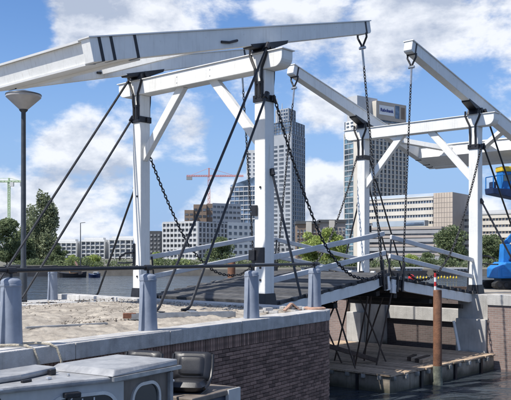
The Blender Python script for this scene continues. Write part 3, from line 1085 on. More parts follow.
for k in range(11):
    b = MB(); b.box(-.10, .10, -.05, .05, 0, .06)
    o = b.build('paver', 'kerb', r, bevel=.006)
    o.location = (random.uniform(-.55, .6), random.uniform(-.22, .22), (k % 2) * .062); o.rotation_euler = (0, 0, random.uniform(-1, 1))
p = at(291, 311, .05)
r = thing('ridge_tile', 'small orange clay ridge tile leaning on the pavers by the corner bollard', 'tile', (p.x, p.y, .06), .3)
b = MB(); b.bar((-.16, 0, 0), (0, 0, .15), .16, .03); b.bar((0, 0, .15), (.18, 0, .0), .16, .03); b.build('tile', 'terra', r)
# cream mooring lines over the kerb
for (x, y, lb) in ((14, 349, 'cream mooring rope over the kerb at the left bollard'), (37, 347, 'cream mooring rope over the kerb right of the left bollard')):
    p = at(x, y - 2, .07)
    r = thing('mooring_rope', lb, 'rope', (p.x, p.y, .06), wang, 'cream mooring ropes')
    b = MB(); b.tube([(-.35, .28, .03), (-.12, .16, .03), (0, .0, .035), (.05, -.16, .03), (.10, -.25, -.02), (.14, -.29, -.18), (.16, -.30, -.5), (.18, -.36, -.9)], .018, 8)
    b.build('rope', 'rope', r, smooth=True)

# ------------------------------------------------------------------ far abutment and pier
fp = thing('far_abutment', 'reddish brick abutment with pale concrete corners under the farther portal', 'abutment', (O2.x, O2.y, 0), ANG)
GZ = FAR_DZ
b = MB(); b.box(10.42, 32, -3.6, -.78, -3.6, -.46); b.build('wing_wall', 'far_brick', fp)
b = MB(); b.box(13.32, 31.9, 1.2, 1.7, -3.6, -.17); b.build('back_wall', 'far_brick', fp)
b = MB(); b.box(10.42, 13.3, 5.05, 7.2, -3.6, -.46); b.build('wing_wall', 'far_brick', fp)
for k in range(3):
    b = MB(); y = -3.62 + k * .95; b.box(10.37, 11.0, y + .004, y + .944, -.458, GZ); b.build('cap_stone', 'concrete', fp, bevel=.012)
for k in range(2):
    b = MB(); y = 5.05 + k * 1.1; b.box(10.37, 11.0, y + .004, y + 1.09, -.458, GZ); b.build('cap_stone', 'concrete', fp, bevel=.012)
for y0, y1 in ((-.77, .42), (W - .42, W + .33)):
    b = MB(); b.box(10.60, 12.2, y0, y1, -3.5, GZ - .02); b.build('pier_block', 'concrete', fp, bevel=.02)
    b = MB(); b.box(10.34, 10.598, y0 + .03, y1 - .05, -3.5, -.95); b.build('buttress', 'concrete', fp, bevel=.02)
b = MB(); b.box(12.1, 13.0, .43, W - .43, -3.5, -1.25); b.build('rear_wall', 'shaded_brick', fp)
b = MB(); b.box(11.95, 13.0, .43, W - .43, -1.248, -.75); b.build('ledge', 'concrete', fp, bevel=.02)
b = MB(); b.box(12.1, 13.0, .43, W - .43, -.748, -.25); b.build('upper_wall', 'shaded_brick', fp)
b = MB(); b.box(13.002, 13.3, -.778, 5.048, -3.6, -.25); b.box(13.302, 31.8, -.777, 1.198, -3.6, -.5); b.build('core', 'mortar', fp)
g = MB(); vs = []; fs = []
for i in range(61):
    for j in range(31):
        u = 11.0 + 19 * i / 60; v = -3.55 + 10.6 * j / 30
        p = bw(u, v)
        f_ = noise.fractal(Vector((p.x * .9, p.y * .9, 9.1)), 1.0, 2.0, 4)
        z = GZ - .012 + .035 * f_ * min(1, max(0, (u - 11.8) / 2))
        if .43 <= v <= 4.3 and u < 13: z = min(z, GZ - .02)
        vs.append((p.x, p.y, z))
for i in range(60):
    for j in range(30):
        a = i * 31 + j
        if 11.0 + 19 * (i + .5) / 60 > 13.3 and -3.55 + 10.6 * (j + .5) / 30 > 1.7: continue
        if 11.0 + 19 * (i + .5) / 60 < 12.1 and .3 < -3.55 + 10.6 * (j + .5) / 30 < W - .3: continue
        fs.append((a, a + 31, a + 32, a + 1))
g.add(vs, fs); tag(g.build('far_pier_ground', 'sand', smooth=True), kind='structure')
pd = thing('white_tube', 'white diagonal tube against the concrete corner of the far abutment', 'pipe', (O2.x, O2.y, 0), ANG)
b = MB(); b.tube([(10.30, .42, -1.05), (10.29, .20, -2.05)], .05, 10); b.build('pipe', 'white_clean', pd, smooth=True)  # plain white tube set aslant at the concrete corner
pb = at(457, 290.5, GZ)
tb = thing('timber_baulk', 'dark timber baulk lying on the far pier behind the rail', 'timber', (pb.x, pb.y, GZ), .0)
b = MB(); b.box(-.38, .42, -.12, .12, 0, .15); b.build('baulk', 'scaffold', tb, bevel=.02)
b = MB(); b.box(-.62, -.40, -.2, .05, 0, .08); b.build('board', 'timber', tb, bevel=.01)

# ------------------------------------------------------------------ work pontoon under the bridge
PT = thing('work_pontoon', 'low work pontoon with bleached boards moored under the drawbridge', 'pontoon', (O2.x, O2.y, 0), ANG)
PZ = CAMZ - 3.32
x0, x1, y0, y1 = 3.92, 10.26, -1.12, 5.2
b = MB(); b.box(x0 + .06, x1, y0 + .05, y1, WATER - .35, PZ - .08); b.build('hull', 'pontoon', PT)
k = 0; x = x0
while x < x1 - .05:
    w_ = .235
    b = MB(); b.box(x, min(x + w_ - .012, x1), y0 + random.uniform(-.03, .02), y1, PZ - .05, PZ + random.uniform(-.006, .008)); b.build('board', 'timber', PT)
    x += w_
x = x0 + .18
while x < x1:
    b = MB(); b.box(x - .055, x + .055, y0 - .05, y0 + .05, PZ - .17, PZ - .055); b.build('fender_block', 'concrete', PT); x += .62
y = y0 + .35
while y < y1:
    b = MB(); b.box(x0 - .03, x0 + .06, y - .05, y + .05, PZ - .16, PZ - .055); b.build('fender_block', 'concrete', PT); y += .55
for x in (5.6, 7.6, 9.3):
    b = MB(); b.box(x - .06, x + .06, y0 - .02, y0 + .049, WATER - .3, PZ - .06); b.build('side_post', 'black', PT)
for y in (.0, 1.05, 2.3):
    b = MB(); b.box(x0 + .01, x0 + .059, y - .04, y + .04, WATER - .3, PZ - .06); b.build('side_post', 'black', PT)
# scaffold struts carrying the leaf
SX = [((4.3, .3), (4.0, .9)), ((4.7, .6), (4.2, -.2)), ((5.0, 1.3), (4.4, 2.0)), ((5.3, 1.8), (4.9, .9)), ((6.2, .5), (5.6, 1.2)), ((6.5, 1.6), (6.3, .6)),
      ((4.4, 3.0), (4.2, 3.9)), ((4.6, 3.9), (4.3, 2.8)), ((5.6, 3.2), (5.2, 2.4)), ((5.9, 1.1), (5.35, .45)), ((5.3, .25), (5.7, -.05)), ((4.15, 1.9), (4.5, 1.0)), ((4.2, 2.6), (4.0, 3.4)), ((5.0, 4.2), (4.6, 3.3)), ((4.4, 4.4), (4.1, 4.0))]
sroot = thing('scaffold', 'brown steel scaffold struts crossing between pontoon and raised deck', 'scaffold', (O2.x, O2.y, 0), ANG)
for (a, c) in SX:
    ztop = .06 + .125 * min(c[0], LEN - c[0]) - .62 + .08
    b = MB(); b.tube([(a[0], a[1], PZ), (c[0], c[1], ztop)], .026, 8); b.build('strut', 'scaffold', sroot, smooth=True)
sb = thing('gangway_beam', 'long brown beam leaning low across the pontoon boards', 'beam', (O2.x, O2.y, 0), ANG)
b = MB(); b.bar((3.0, 1.35, PZ + .95), (5.75, .55, PZ + .08), .12, .13); b.build('beam', 'scaffold', sb, bevel=.01)
for t_ in (.35, .7):
    q = Vector((3.0, 1.35, PZ + .95)).lerp(Vector((5.75, .55, PZ + .08)), t_)
    b = MB(); b.tube([(q.x, q.y, PZ + .0), (q.x, q.y, q.z - .06)], .03, 8); b.build('prop', 'scaffold', sb)
tl = thing('timber_bundle', 'short dark timbers lying on the pontoon behind the rusty pile', 'timbers', (O2.x, O2.y, 0), ANG)
for k in range(4):
    b = MB(); b.bar((6.5 + .1 * k, -.55 + .2 * k, PZ + .07), (7.7 - .12 * k, -.35 + .17 * k, PZ + .07 + .01 * k), .13, .12); b.build('timber', 'scaffold' if k % 2 else 'timber', tl, bevel=.01)

# ------------------------------------------------------------------ pile and marker
pp = at(437, 385, WATER)
pl_ = thing('mooring_pile', 'rust brown round mooring pile beside the pontoon', 'pile', (pp.x, pp.y, WATER))
b = MB(); b.lathe([(.13, .55), (.125, zat(290, pp.y) - WATER - .02), (.11, zat(290, pp.y) - WATER)], 18); b.build('shaft', 'rust', pl_, smooth=True)
b = MB(); b.lathe([(.16, -1.0), (.155, .05), (.14, .2), (.133, .56)], 18); b.build('foot', 'algae', pl_, smooth=True)
mk = thing('marker_stick', 'short red and white striped stick on top of the rusty pile', 'marker', (pp.x - .06, pp.y + .02, zat(290, pp.y) - .02))
for k in range(4):
    b = MB(); b.lathe([(.036, k * .13), (.036, k * .13 + .129)], 10); b.build('stripe', 'red' if k % 2 else 'white_clean', mk)

# ------------------------------------------------------------------ the cabin boat at the left
boat = thing('cabin_boat', 'blue grey cabin boat with black seat moored against the brick wall', 'boat', (W0.x, W0.y, WATER), wang)
# local: x along the wall, -y away from it, z above the water


def bz(z): return z - WATER


hull = [(-4.6, -.95), (-4.2, -.45), (-3.2, -.22), (2.2, -.22), (3.25, -.30), (3.25, -1.62), (2.2, -1.78), (-1.5, -1.82), (-3.3, -1.55), (-4.2, -1.2)]
b = MB(); b.prism(list(reversed(hull)), 'z', -.30, bz(-1.45)); b.build('hull', 'boat', boat, bevel=.04)
b = MB(); b.prism([(p[0] * 1.01, -1.0 + (p[1] + 1.0) * 1.03) for p in reversed(hull)], 'z', bz(-1.447), bz(-1.38)); b.build('gunwale', 'boat_roof', boat, bevel=.02)
roof = [(-2.6, -.62), (-1.2, -.55), (.45, -.5), (1.40, -.5), (1.40, -1.60), (.45, -1.64), (-.66, -1.22), (-1.3, -1.02), (-2.6, -.80)]
rz_ = bz(-.145)
b = MB(); b.prism(list(reversed(roof)), 'z', rz_ - .07, rz_); b.build('roof', 'boat_roof', boat, bevel=.025)
b = MB(); b.prism([(-2.7, -.50), (.15, -.44), (.15, -.80), (-.5, -.93), (-2.7, -.72)][::-1], 'z', rz_ + .002, rz_ + .075); ro = b.build('roof_panel', 'boat_roof', boat, bevel=.03)
b = MB(); b.hexa([(.22, -1.62, rz_ + .002), (1.42, -1.62, rz_ + .002), (1.42, -.56, rz_ + .002), (.22, -.56, rz_ + .002)],
                 [(.30, -1.57, rz_ + .075), (1.44, -1.60, rz_ + .075), (1.40, -.62, rz_ + .075), (.34, -.62, rz_ + .075)])
hb_ = b.build('roof_hatch', 'boat_roof', boat, bevel=.015)
b = MB(); b.box(.20, 1.45, -1.66, -1.622, rz_ - .045, rz_ + .0); b.build('hatch_rim', 'galv', hb_)
for (x, y, sx, sy, m__) in ((-.55, -1.06, .13, .04, 'black'), (-.28, -1.12, .06, .04, 'chrome'), (.02, -1.12, .03, .03, 'chrome')):
    b = MB(); b.box(x - sx / 2, x + sx / 2, y - sy / 2, y + sy / 2, rz_ + .001, rz_ + .03); b.build('roof_fitting', m__, boat, bevel=.006)
b = MB(); b.box(-.06, .02, -.93, -.86, rz_ + .001, rz_ + .07); b.build('vent', 'black', boat, bevel=.01)
cab = [(-2.5, -.66), (.45, -.56), (1.34, -.56), (1.34, -1.55), (.45, -1.58), (-.66, -1.15), (-1.3, -.97), (-2.5, -.76)]
b = MB(); b.prism(list(reversed(cab[:1] + [cab[1]] + [(.45, -1.58)] + cab[5:])), 'z', bz(-1.38), rz_ - .071); b.build('cabin', 'boat', boat)
b = MB(); b.prism(list(reversed([(.452, -.56), (1.34, -.56), (1.34, -1.55), (.452, -1.578)])), 'z', bz(-1.38), rz_ - .071); b.build('side_panel', 'boat_wood', boat)
b = MB(); b.box(1.30, 1.36, -1.60, -1.54, bz(-1.38), rz_ - .072); b.build('corner_post', 'boat_roof', boat, bevel=.01)


def arch_window(p, q, xa, xb, ztop, zbot, parent, nfr='window'):
    """an arched window on the wall from p to q (local plan), xa..xb as fractions"""
    p = Vector(p); q = Vector(q); L_ = (q - p).length; d = (q - p) / L_
    n = Vector((d.y, -d.x))
    T = Matrix(((d.x, n.x, 0, p.x), (d.y, n.y, 0, p.y), (0, 0, 1, 0), (0, 0, 0, 1)))
    def outline(e):
        a, c = xa * L_ - e, xb * L_ + e; zt = ztop + e; r = min(.17 + e, (c - a) / 2)
        o = [(a, zbot - e), (c, zbot - e)]
        for i in range(8): th = math.pi / 2 * i / 7; o.append((c - r + r * math.cos(th), zt - r + r * math.sin(th)))
        for i in range(8): th = math.pi / 2 + math.pi / 2 * i / 7; o.append((a + r + r * math.cos(th), zt - r + r * math.sin(th)))
        return o
    fr = MB(T); A = outline(.04); B = outline(0); nn = len(A)
    for (ya, yb) in ((.0, .03),):
        vs = [(a[0], yb, a[1]) for a in A] + [(a[0], yb, a[1]) for a in B] + [(a[0], 0, a[1]) for a in A] + [(a[0], 0, a[1]) for a in B]
        fs = []
        for i in range(nn):
            j = (i + 1) % nn
            fs += [(i, j, nn + j, nn + i), (2 * nn + i, 2 * nn + j, j, i), (nn + i, nn + j, 3 * nn + j, 3 * nn + i)]
        fr.add(vs, fs)
    fo = fr.build(nfr, 'chrome', parent)
    g_ = MB(T); g_.add([(a[0], .006, a[1]) for a in B], [tuple(range(nn))]); g_.build('pane', 'pane', fo)
    return fo, T, L_


fo, T, L_ = arch_window((-.66, -1.15), (.45, -1.58), .24, .90, rz_ - .20, rz_ - .75, boat)
for k in (.45, .56, .68):
    b = MB(T); b.box(k * L_ - .008, k * L_ + .008, .004, .02, rz_ - .75, rz_ - .22); b.build('mullion', 'chrome', fo)
b = MB(T); b.tube([(.20 * L_, .05, rz_ - .62), (.40 * L_, .06, rz_ - .28), (.46 * L_, .06, rz_ - .14)], .012, 6); b.build('wiper', 'chrome', boat)
b = MB(T); b.box(.36 * L_, .52 * L_, .012, .10, rz_ - .19, rz_ - .13); b.build('wiper_motor', 'black', boat, bevel=.012)
arch_window((.452, -1.578), (1.34, -1.55), .18, .72, rz_ - .17, rz_ - .85, boat)
# gear on the foredeck side
b = MB(); b.box(-.86, -.74, -1.26, -1.12, rz_ - .50, rz_ - .16); b.build('side_lamp', pmat('green_grey_lens', (.16, .19, .12), .3, .1, 5), boat, bevel=.03)
for k in range(5):
    x = -1.0 - .12 * k
    b = MB(); b.tube([(x, -1.14, rz_ - .10), (x - .05, -1.32 + .03 * k, rz_ - .22), (x + .12, -1.36, rz_ - .38), (x + .25, -1.30, rz_ - .60)], .018, 6); b.build('hose', 'rubber', boat, smooth=True)
b = MB(); b.tube([(-1.05, -1.14, rz_ + .10), (-1.05, -1.16, rz_ - .3)], .012, 6); b.tube([(-1.15, -1.15, rz_ - .02), (-.95, -1.15, rz_ - .02)], .012, 6); b.build('stanchion', 'chrome', boat)
# helm seat and engine box
sx_, sy_ = 2.72, -.92
b = MB(); b.box(2.15, 3.22, -1.30, -.45, bz(-1.38), bz(-.78)); b.build('engine_box', 'navy', boat, bevel=.03)
b = MB(); b.box(2.10, 3.27, -1.34, -.41, bz(-.778), bz(-.70)); b.build('engine_lid', 'boat_wood', boat, bevel=.015)
b = MB(); b.box(2.95, 3.26, -1.36, -1.303, bz(-1.0), bz(-.70)); b.build('lid_bracket', 'boat', boat)


def cushion(mb, L_, Wd, H, n=10, bow=.03):
    """a soft rounded pad lying in x (L), y (W), z (H)"""
    vs = []; fs = []
    for sgn in (-1, 1):
        for i in range(n + 1):
            for j in range(n + 1):
                a = -1 + 2 * i / n; c = -1 + 2 * j / n
                e = (1 - abs(a) ** 5) * (1 - abs(c) ** 5)
                vs.append((a * L_ / 2 * (1 - .05 * c * c), c * Wd / 2 * (1 - .05 * a * a), sgn * H / 2 * (max(0, e) ** .38)))
    m1 = (n + 1) ** 2
    for i in range(n):
        for j in range(n):
            a = i * (n + 1) + j
            fs.append((a, a + 1, a + n + 2, a + n + 1)); fs.append((m1 + a, m1 + a + n + 1, m1 + a + n + 2, m1 + a + 1))
    mb.add(vs, fs)


def helm_seat(x, y, z, rz, k):
    B = Matrix.Translation((x, y, bz(z))) @ Matrix.Rotation(rz, 4, 'Z') @ Matrix.Scale(k, 4)
    c = MB(B); cushion(c, .50, .54, .15); so = c.build('seat', 'vinyl', boat, smooth=True)
    c = MB(B @ Matrix.Translation((.02, 0, -.085))); c.box(-.22, .24, -.24, .24, -.03, .0); c.build('seat_pan', 'black', so, bevel=.01)
    c = MB(B @ Matrix.Translation((.25, 0, .23)) @ Matrix.Rotation(R(-70), 4, 'Y')); cushion(c, .44, .60, .11); bo_ = c.build('backrest', 'vinyl', boat, smooth=True)
    c = MB(B @ Matrix.Translation((.205, 0, .24)) @ Matrix.Rotation(R(-70), 4, 'Y')); cushion(c, .30, .40, .08); c.build('back_pad', 'vinyl', bo_, smooth=True)
    for sy in (-1, 1):
        c = MB(B); c.tube([(-.12, sy * .27, -.03), (.05, sy * .285, .0), (.17, sy * .295, .08), (.24, sy * .30, .22), (.30, sy * .295, .40)], .022, 8); c.build('seat_frame', 'vinyl', boat, smooth=True)
    c = MB(B @ Matrix.Translation((0, 0, -.19))); c.lathe([(.06, -.25), (.06, .06), (.14, .075)], 12); c.build('pedestal', 'chrome', boat, smooth=True)


helm_seat(2.52, -.95, -.60, R(22), 1.0)
helm_seat(1.74, -.62, -.50, R(10), .95)
b = MB(); b.tube([(1.45, -1.0, bz(-.52)), (2.1, -1.02, bz(-.48))], .02, 8); b.build('grab_rail', 'chrome', boat)

# ------------------------------------------------------------------ blue lift machine on the far pier
lm = Vector((9.95, 32.0))
lift = thing('boom_lift', 'bright blue boom lift on black tracks behind the rightmost post', 'boom lift', (lm.x, lm.y, GZ), .18)
for y in (-.5, .5):
    b = MB(); b.prism([(-.85, .10), (-.72, .0), (.82, .0), (.95, .10), (.95, .22), (.82, .32), (-.72, .32), (-.85, .22)], 'y', y - .15, y + .15)
    o = b.build('track', 'rubber', lift, bevel=.02)
    for k in range(6):
        q = MB(); q.tube([(-.66 + .28 * k, y - .17, .16), (-.66 + .28 * k, y + .17, .16)], .09, 12); q.build('track_wheel', 'black', o)
b = MB(); b.prism([(-.62, .40), (1.3, .40), (1.3, .95), (.85, 1.06), (-.30, 1.04), (-.62, .80)], 'y', -.52, .52); b.build('turntable', 'blue', lift, bevel=.05)
for (x0, x1, z0, z1) in ((-.50, -.05, .48, .78), (.05, .62, .48, .90)):
    b = MB(); b.box(x0, x1, -.535, -.521, z0, z1); b.build('side_hatch', 'blue', lift, bevel=.006)
b = MB(); b.box(-.4, .5, -.3, .3, .20, .398); b.build('slew_ring', 'black', lift)
b = MB(); b.hexa([(-.27, -.2, 1.03), (.12, -.2, 1.03), (.12, .2, 1.03), (-.27, .2, 1.03)], [(-.23, -.17, 1.75), (.08, -.17, 1.75), (.08, .17, 1.75), (-.23, .17, 1.75)]); b.build('lower_mast', 'blue', lift, bevel=.02)
b = MB(); b.bar((-.05, .24, 1.65), (1.15, .24, 2.9), .12, .22); b.build('riser', 'blue', lift, bevel=.015)
b = MB(); b.bar((.0, -.24, 1.1), (.85, -.24, 2.6), .10, .10); b.build('hydraulic_ram', 'dblue', lift)
b = MB(); b.bar((1.15, .0, 2.9), (.25, .0, 3.72), .22, .24); b.build('upper_boom', 'dblue', lift, bevel=.015)
b = MB(); b.hexa([(-.75, -.36, 3.72), (.35, -.36, 3.52), (.35, .36, 3.52), (-.75, .36, 3.72)], [(-.78, -.36, 3.95), (.40, -.36, 3.86), (.40, .36, 3.86), (-.78, .36, 3.95)]); b.build('basket_floor', 'dblue', lift, bevel=.02)
for (x, z1) in ((-.74, 4.40), (-.42, 4.46), (.30, 4.52)):
    for y in (-.33, .33):
        b = MB(); b.tube([(x, y, 3.9), (x, y, z1)], .022, 8); b.build('basket_rail', 'blue', lift)
for y in (-.33, .33):
    b = MB(); b.tube([(-.74, y, 4.40), (-.42, y, 4.46), (.32, y, 4.52)], .022, 8); b.build('basket_rail', 'blue', lift)
b = MB(); b.box(-.33, .10, -.25, .25, 3.90, 4.60); b.build('control_cabin', 'blue', lift, bevel=.03)
b = MB(); b.box(-.28, .05, -.258, -.252, 4.22, 4.52); b.build('cabin_window', 'teal', lift)
b = MB(); b.box(-.36, .13, -.28, .28, 4.60, 4.80); b.build('cabin_roof', 'yellow', lift, bevel=.03)
b = MB(); b.box(-.70, -.52, -.15, .15, 3.95, 4.20); b.build('control_box', 'dblue', lift, bevel=.03)

# ------------------------------------------------------------------ trees
def leaf_cloud(mb, blobs, n, size):
    vs = []; fs = []
    tot = sum(b[3] * b[4] * b[5] for b in blobs)
    for (cx, cy, cz, rx, ry, rz_) in blobs:
        k = int(n * rx * ry * rz_ / tot)
        for _ in range(k):
            while True:
                x, y, z = random.uniform(-1, 1), random.uniform(-1, 1), random.uniform(-1, 1)
                r = x * x + y * y + z * z
                if r < 1 and random.random() < .25 + r: break
            c = Vector((cx + x * rx, cy + y * ry, cz + z * rz_))
            s = size * random.uniform(.65, 1.5)
            a = Vector((random.gauss(0, 1), random.gauss(0, 1), random.gauss(0, 1))).normalized()
            b_ = a.orthogonal().normalized()
            b_.rotate(Matrix.Rotation(random.uniform(0, 6.28), 3, a))
            c_ = a.cross(b_)
            i = len(vs)
            vs += [c - b_ * s * .5, c + c_ * s * .34, c + b_ * s * .6, c - c_ * s * .34]
            fs.append((i, i + 1, i + 2, i + 3))
    mb.add(vs, fs)


def make_tree(name, label, h, w, kind, mat, loc, group, n=5000, leaf=.55, seed=1, trunk_h=.22, cat='tree'):
    random.seed(seed)
    root = thing(name, label, cat, loc, 0, group)
    t = MB()
    r0 = max(.08, h * .018)
    t.tube([(0, 0, -.3), (0.01 * h, 0, h * trunk_h), (-.01 * h, .01 * h, h * .55), (0, 0, h * .82)], r0, 8, r0 * .25)
    blobs = []
    if kind == 'poplar':
        for k in range(34):
            f = random.uniform(.06, .96)
            wd = w * (.50 * math.sin(math.pi * min(1, (f * .80 + .18))) + .06)
            a = random.uniform(0, 6.28); q = wd * random.uniform(.15, .75)
            rr = w * random.uniform(.19, .30) * (1.15 - .55 * f)
            blobs.append((q * math.cos(a), q * math.sin(a), h * (.06 + .88 * f), rr, rr, rr * random.uniform(1.3, 2.3)))
    else:
        for k in range(22):
            a = random.uniform(0, 6.28); f = random.uniform(-1, 1)
            q = w * .40 * math.sqrt(max(0, 1 - f * f)) * random.uniform(.3, 1.0)
            rr = w * random.uniform(.14, .24)
            cz = h * (trunk_h + (1 - trunk_h) * .5 + f * (1 - trunk_h) * .42)
            blobs.append((q * math.cos(a), q * math.sin(a), cz, rr * 1.15, rr * 1.15, rr * .85))
    for bl in blobs[::3]:
        z0 = h * trunk_h * .9 + .3 * (bl[2] - h * trunk_h)
        t.tube([(0, 0, max(h * .08, z0)), (bl[0] * .5, bl[1] * .5, (z0 + bl[2]) / 2), (bl[0], bl[1], bl[2])], r0 * .38, 5, r0 * .08)
    t.build('trunk', 'bark', root, smooth=True)
    c = MB(); leaf_cloud(c, blobs, n, leaf); c.build('crown', mat, root)
    return root


LAND = -1.3
TG = 'trees on the far bank'


def tree_at(px, d, top, wpx, kind, mat, name, label, n, leaf, seed, cat='tree', trunk_h=.2):
    p = far(px, d)
    h = zat(top, d) - LAND
    return make_tree(name, label, h, wpx / F * d, kind, mat, (p.x, p.y, LAND), TG, n, leaf, seed, trunk_h, cat)


tree_at(43, 190, 192, 33, 'poplar', 'leaf_c', 'poplar_tree', 'tallest grey green poplar behind the brown houseboat', 13000, .50, 3, trunk_h=.08)
tree_at(30, 196, 203, 25, 'poplar', 'leaf_c', 'poplar_tree', 'shorter poplar just left of the tallest one', 8000, .50, 11, trunk_h=.08)
tree_at(6, 170, 219, 34, 'round', 'leaf_a', 'leafy_tree', 'dark green tree at the left edge under the green crane', 7000, .42, 5, trunk_h=.06)
tree_at(22, 176, 234, 24, 'round', 'leaf_a', 'leafy_tree', 'dark green low tree between left edge tree and poplars', 5000, .40, 6, trunk_h=.05)
tree_at(58, 172, 246, 18, 'round', 'leaf_a', 'leafy_tree', 'small dark tree right of the tallest poplar', 3000, .40, 7, trunk_h=.05)
for i, (x, w, top, lb) in enumerate(((72, 18, 257, 'low green shrub in front of the white flats, left of the thin lamp'), (92, 20, 256, 'low green shrub in front of the white flats, right of the thin lamp'))):
    tree_at(x, 160, top, w, 'round', 'leaf_b', 'shrub', lb, 2500, .30, 20 + i, 'shrub', trunk_h=.03)
tree_at(157, 175, 253, 13, 'round', 'leaf_b', 'leafy_tree', 'green tree peeping out right of the left portal post', 2000, .36, 23, trunk_h=.05)
tree_at(222, 172, 239, 29, 'round', 'leaf_a', 'leafy_tree', 'dark green tree at the foot of the white grid office', 4500, .36, 24, trunk_h=.06)
tree_at(311, 170, 231, 30, 'round', 'leaf_b', 'leafy_tree', 'bright green round tree left in the pair behind the deck rails', 8000, .36, 25, trunk_h=.05)
tree_at(331, 168, 229, 29, 'round', 'leaf_b', 'leafy_tree', 'bright green round tree right in the pair behind the deck rails', 8000, .36, 26, trunk_h=.05)
tree_at(352, 166, 258, 18, 'round', 'leaf_a', 'leafy_tree', 'low green tree behind the farther left post', 2500, .34, 33, trunk_h=.03)
tree_at(410, 165, 256, 20, 'round', 'leaf_b', 'shrub', 'low bush under the grey terraces', 2500, .30, 27, 'shrub', trunk_h=.03)
tree_at(428, 168, 253, 15, 'round', 'leaf_a', 'shrub', 'darker low bush left of the broad tree', 2200, .30, 34, 'shrub', trunk_h=.03)
tree_at(452, 172, 230, 42, 'round', 'leaf_a', 'leafy_tree', 'broad green tree before the blank beige office block', 7500, .38, 28, trunk_h=.08)
tree_at(490, 176, 235, 29, 'round', 'leaf_a', 'leafy_tree', 'green tree between the rightmost post and blue lift', 5000, .38, 29, trunk_h=.08)
tree_at(522, 180, 246, 30, 'round', 'leaf_a', 'leafy_tree', 'green tree at the right edge behind the blue lift', 3000, .40, 30, trunk_h=.08)
tree_at(278, 172, 258, 20, 'round', 'leaf_a', 'leafy_tree', 'low green tree just right of the nearest post', 2500, .34, 31, trunk_h=.04)
tree_at(180, 168, 262, 22, 'round', 'leaf_b', 'shrub', 'green bushes at the water below the white grid office', 2200, .28, 32, 'shrub', trunk_h=.03)
random.seed(77)

hg = MB()
bl_ = []
x = -95
while x < 120:
    if noise.noise(Vector((x * .11, 2.2, 0))) > -.28:
        h = .9 + 1.3 * abs(noise.noise(Vector((x * .23, 7.7, 0)))) + random.uniform(0, .5)
        bl_.append((x, 154 + random.uniform(-2, 2), LAND + h * .5, random.uniform(1.0, 2.0), 1.1, h * .62))
    x += random.uniform(.9, 1.7)
leaf_cloud(hg, bl_, 26000, .30)
tag(hg.build('hedge', 'leaf_a'), 'low broken hedge and scrub along the far bank', None, None, 'stuff')

# ------------------------------------------------------------------ far buildings
def plan_core(parent, pts, z0, z1, mat, name='body'):
    P = [(p.x, p.y) for p in pts]
    b = MB(); b.prism(P, 'z', z0, z1); return b.build(name, mat, parent)


def face_T(a, c):
    d = (c - a).normalized(); n = Vector((d.y, -d.x))
    return Matrix(((d.x, n.x, 0, a.x), (d.y, n.y, 0, a.y), (0, 0, 1, 0), (0, 0, 0, 1))), (c - a).length


def facade_grid(parent, a, c, z0, z1, nc, nr, pier_mat, band_mat, pw=.25, bh=.3, dep=.5, piers=True, bands=True):
    T, L_ = face_T(a, c)
    if bands:
        h = (z1 - z0) / nr
        me = None
        for k in range(nr + 1):
            if me is None:
                b = MB(); b.box(0, L_, -.05, dep, -h * bh / 2, h * bh / 2); me = b.mesh('spandrel', band_mat)
            o = link('spandrel', me, parent); o.matrix_local = T @ Matrix.Translation((0, 0, z0 + h * k))
    if piers:
        w_ = L_ / nc; me = None
        for k in range(nc + 1):
            if me is None:
                b = MB(); b.box(-w_ * pw / 2, w_ * pw / 2, -.05, dep + .12, z0, z1 + .05); me = b.mesh('pier', pier_mat)
            o = link('pier', me, parent); o.matrix_local = T @ Matrix.Translation((w_ * k, 0, 0))


def facade_windows(parent, a, c, z0, z1, nc, nr, mat='wglass', fw=.6, fh=.5, dep=.15, skip=None, frame=None):
    T, L_ = face_T(a, c)
    w_ = L_ / nc; h = (z1 - z0) / nr
    b = MB(); b.box(-w_ * fw / 2, w_ * fw / 2, -.05, dep, -h * fh / 2, h * fh / 2); me = b.mesh('window', mat)
    ms = None
    if frame:
        b = MB(); b.box(-w_ * fw / 2 - .1, w_ * fw / 2 + .1, dep, dep + .25, -h * fh / 2 - .3, -h * fh / 2 - .02); ms = b.mesh('sill', frame)
    for r in range(nr):
        for k in range(nc):
            if skip and skip(k, r): continue
            o = link('window', me, parent); o.matrix_local = T @ Matrix.Translation((w_ * (k + .5), 0, z0 + h * (r + .5)))
            if ms: link('sill', ms, o)


def bld(name, label):
    return thing(name, label, 'building', (0, 0, 0), 0, 'buildings across the water')


BZ = -1.4
# white flats, far left
D = 420
fl = bld('apartment_block', 'row of white apartment flats between the poplars and left portal post')
segs = [(56, 76, 241, 'offwhite', 4), (76, 81, 243, 'midgrey', 0), (81, 104, 239.5, 'offwhite', 5), (104, 109, 242, 'midgrey', 0), (109, 136, 238, 'offwhite', 5)]
for (x0, x1, tp, m__, nc) in segs:
    a, c = far(x0, D), far(x1, D); dp = Vector((0, 14))
    if nc == 0: a = a + Vector((0, 3)); c = c + Vector((0, 3))
    plan_core(fl, [a, c, c + dp, a + dp], BZ, zat(tp, D), m__, 'wall')
    if nc:
        facade_windows(fl, a, c, zat(262, D), zat(tp + 2, D), nc, 5, 'wglass', .62, .58, .15, None, 'lightgrey')
        facade_grid(fl, a, c, zat(262, D), zat(tp + 2, D), nc, 5, 'offwhite', 'offwhite', .14, .16, .8)
    b = MB(); b.box(a.x + 1, c.x - 1, a.y + 2, a.y + 9, zat(tp, D) + .02, zat(tp - 2.0, D)); b.build('roof_storey', 'offwhite', fl)
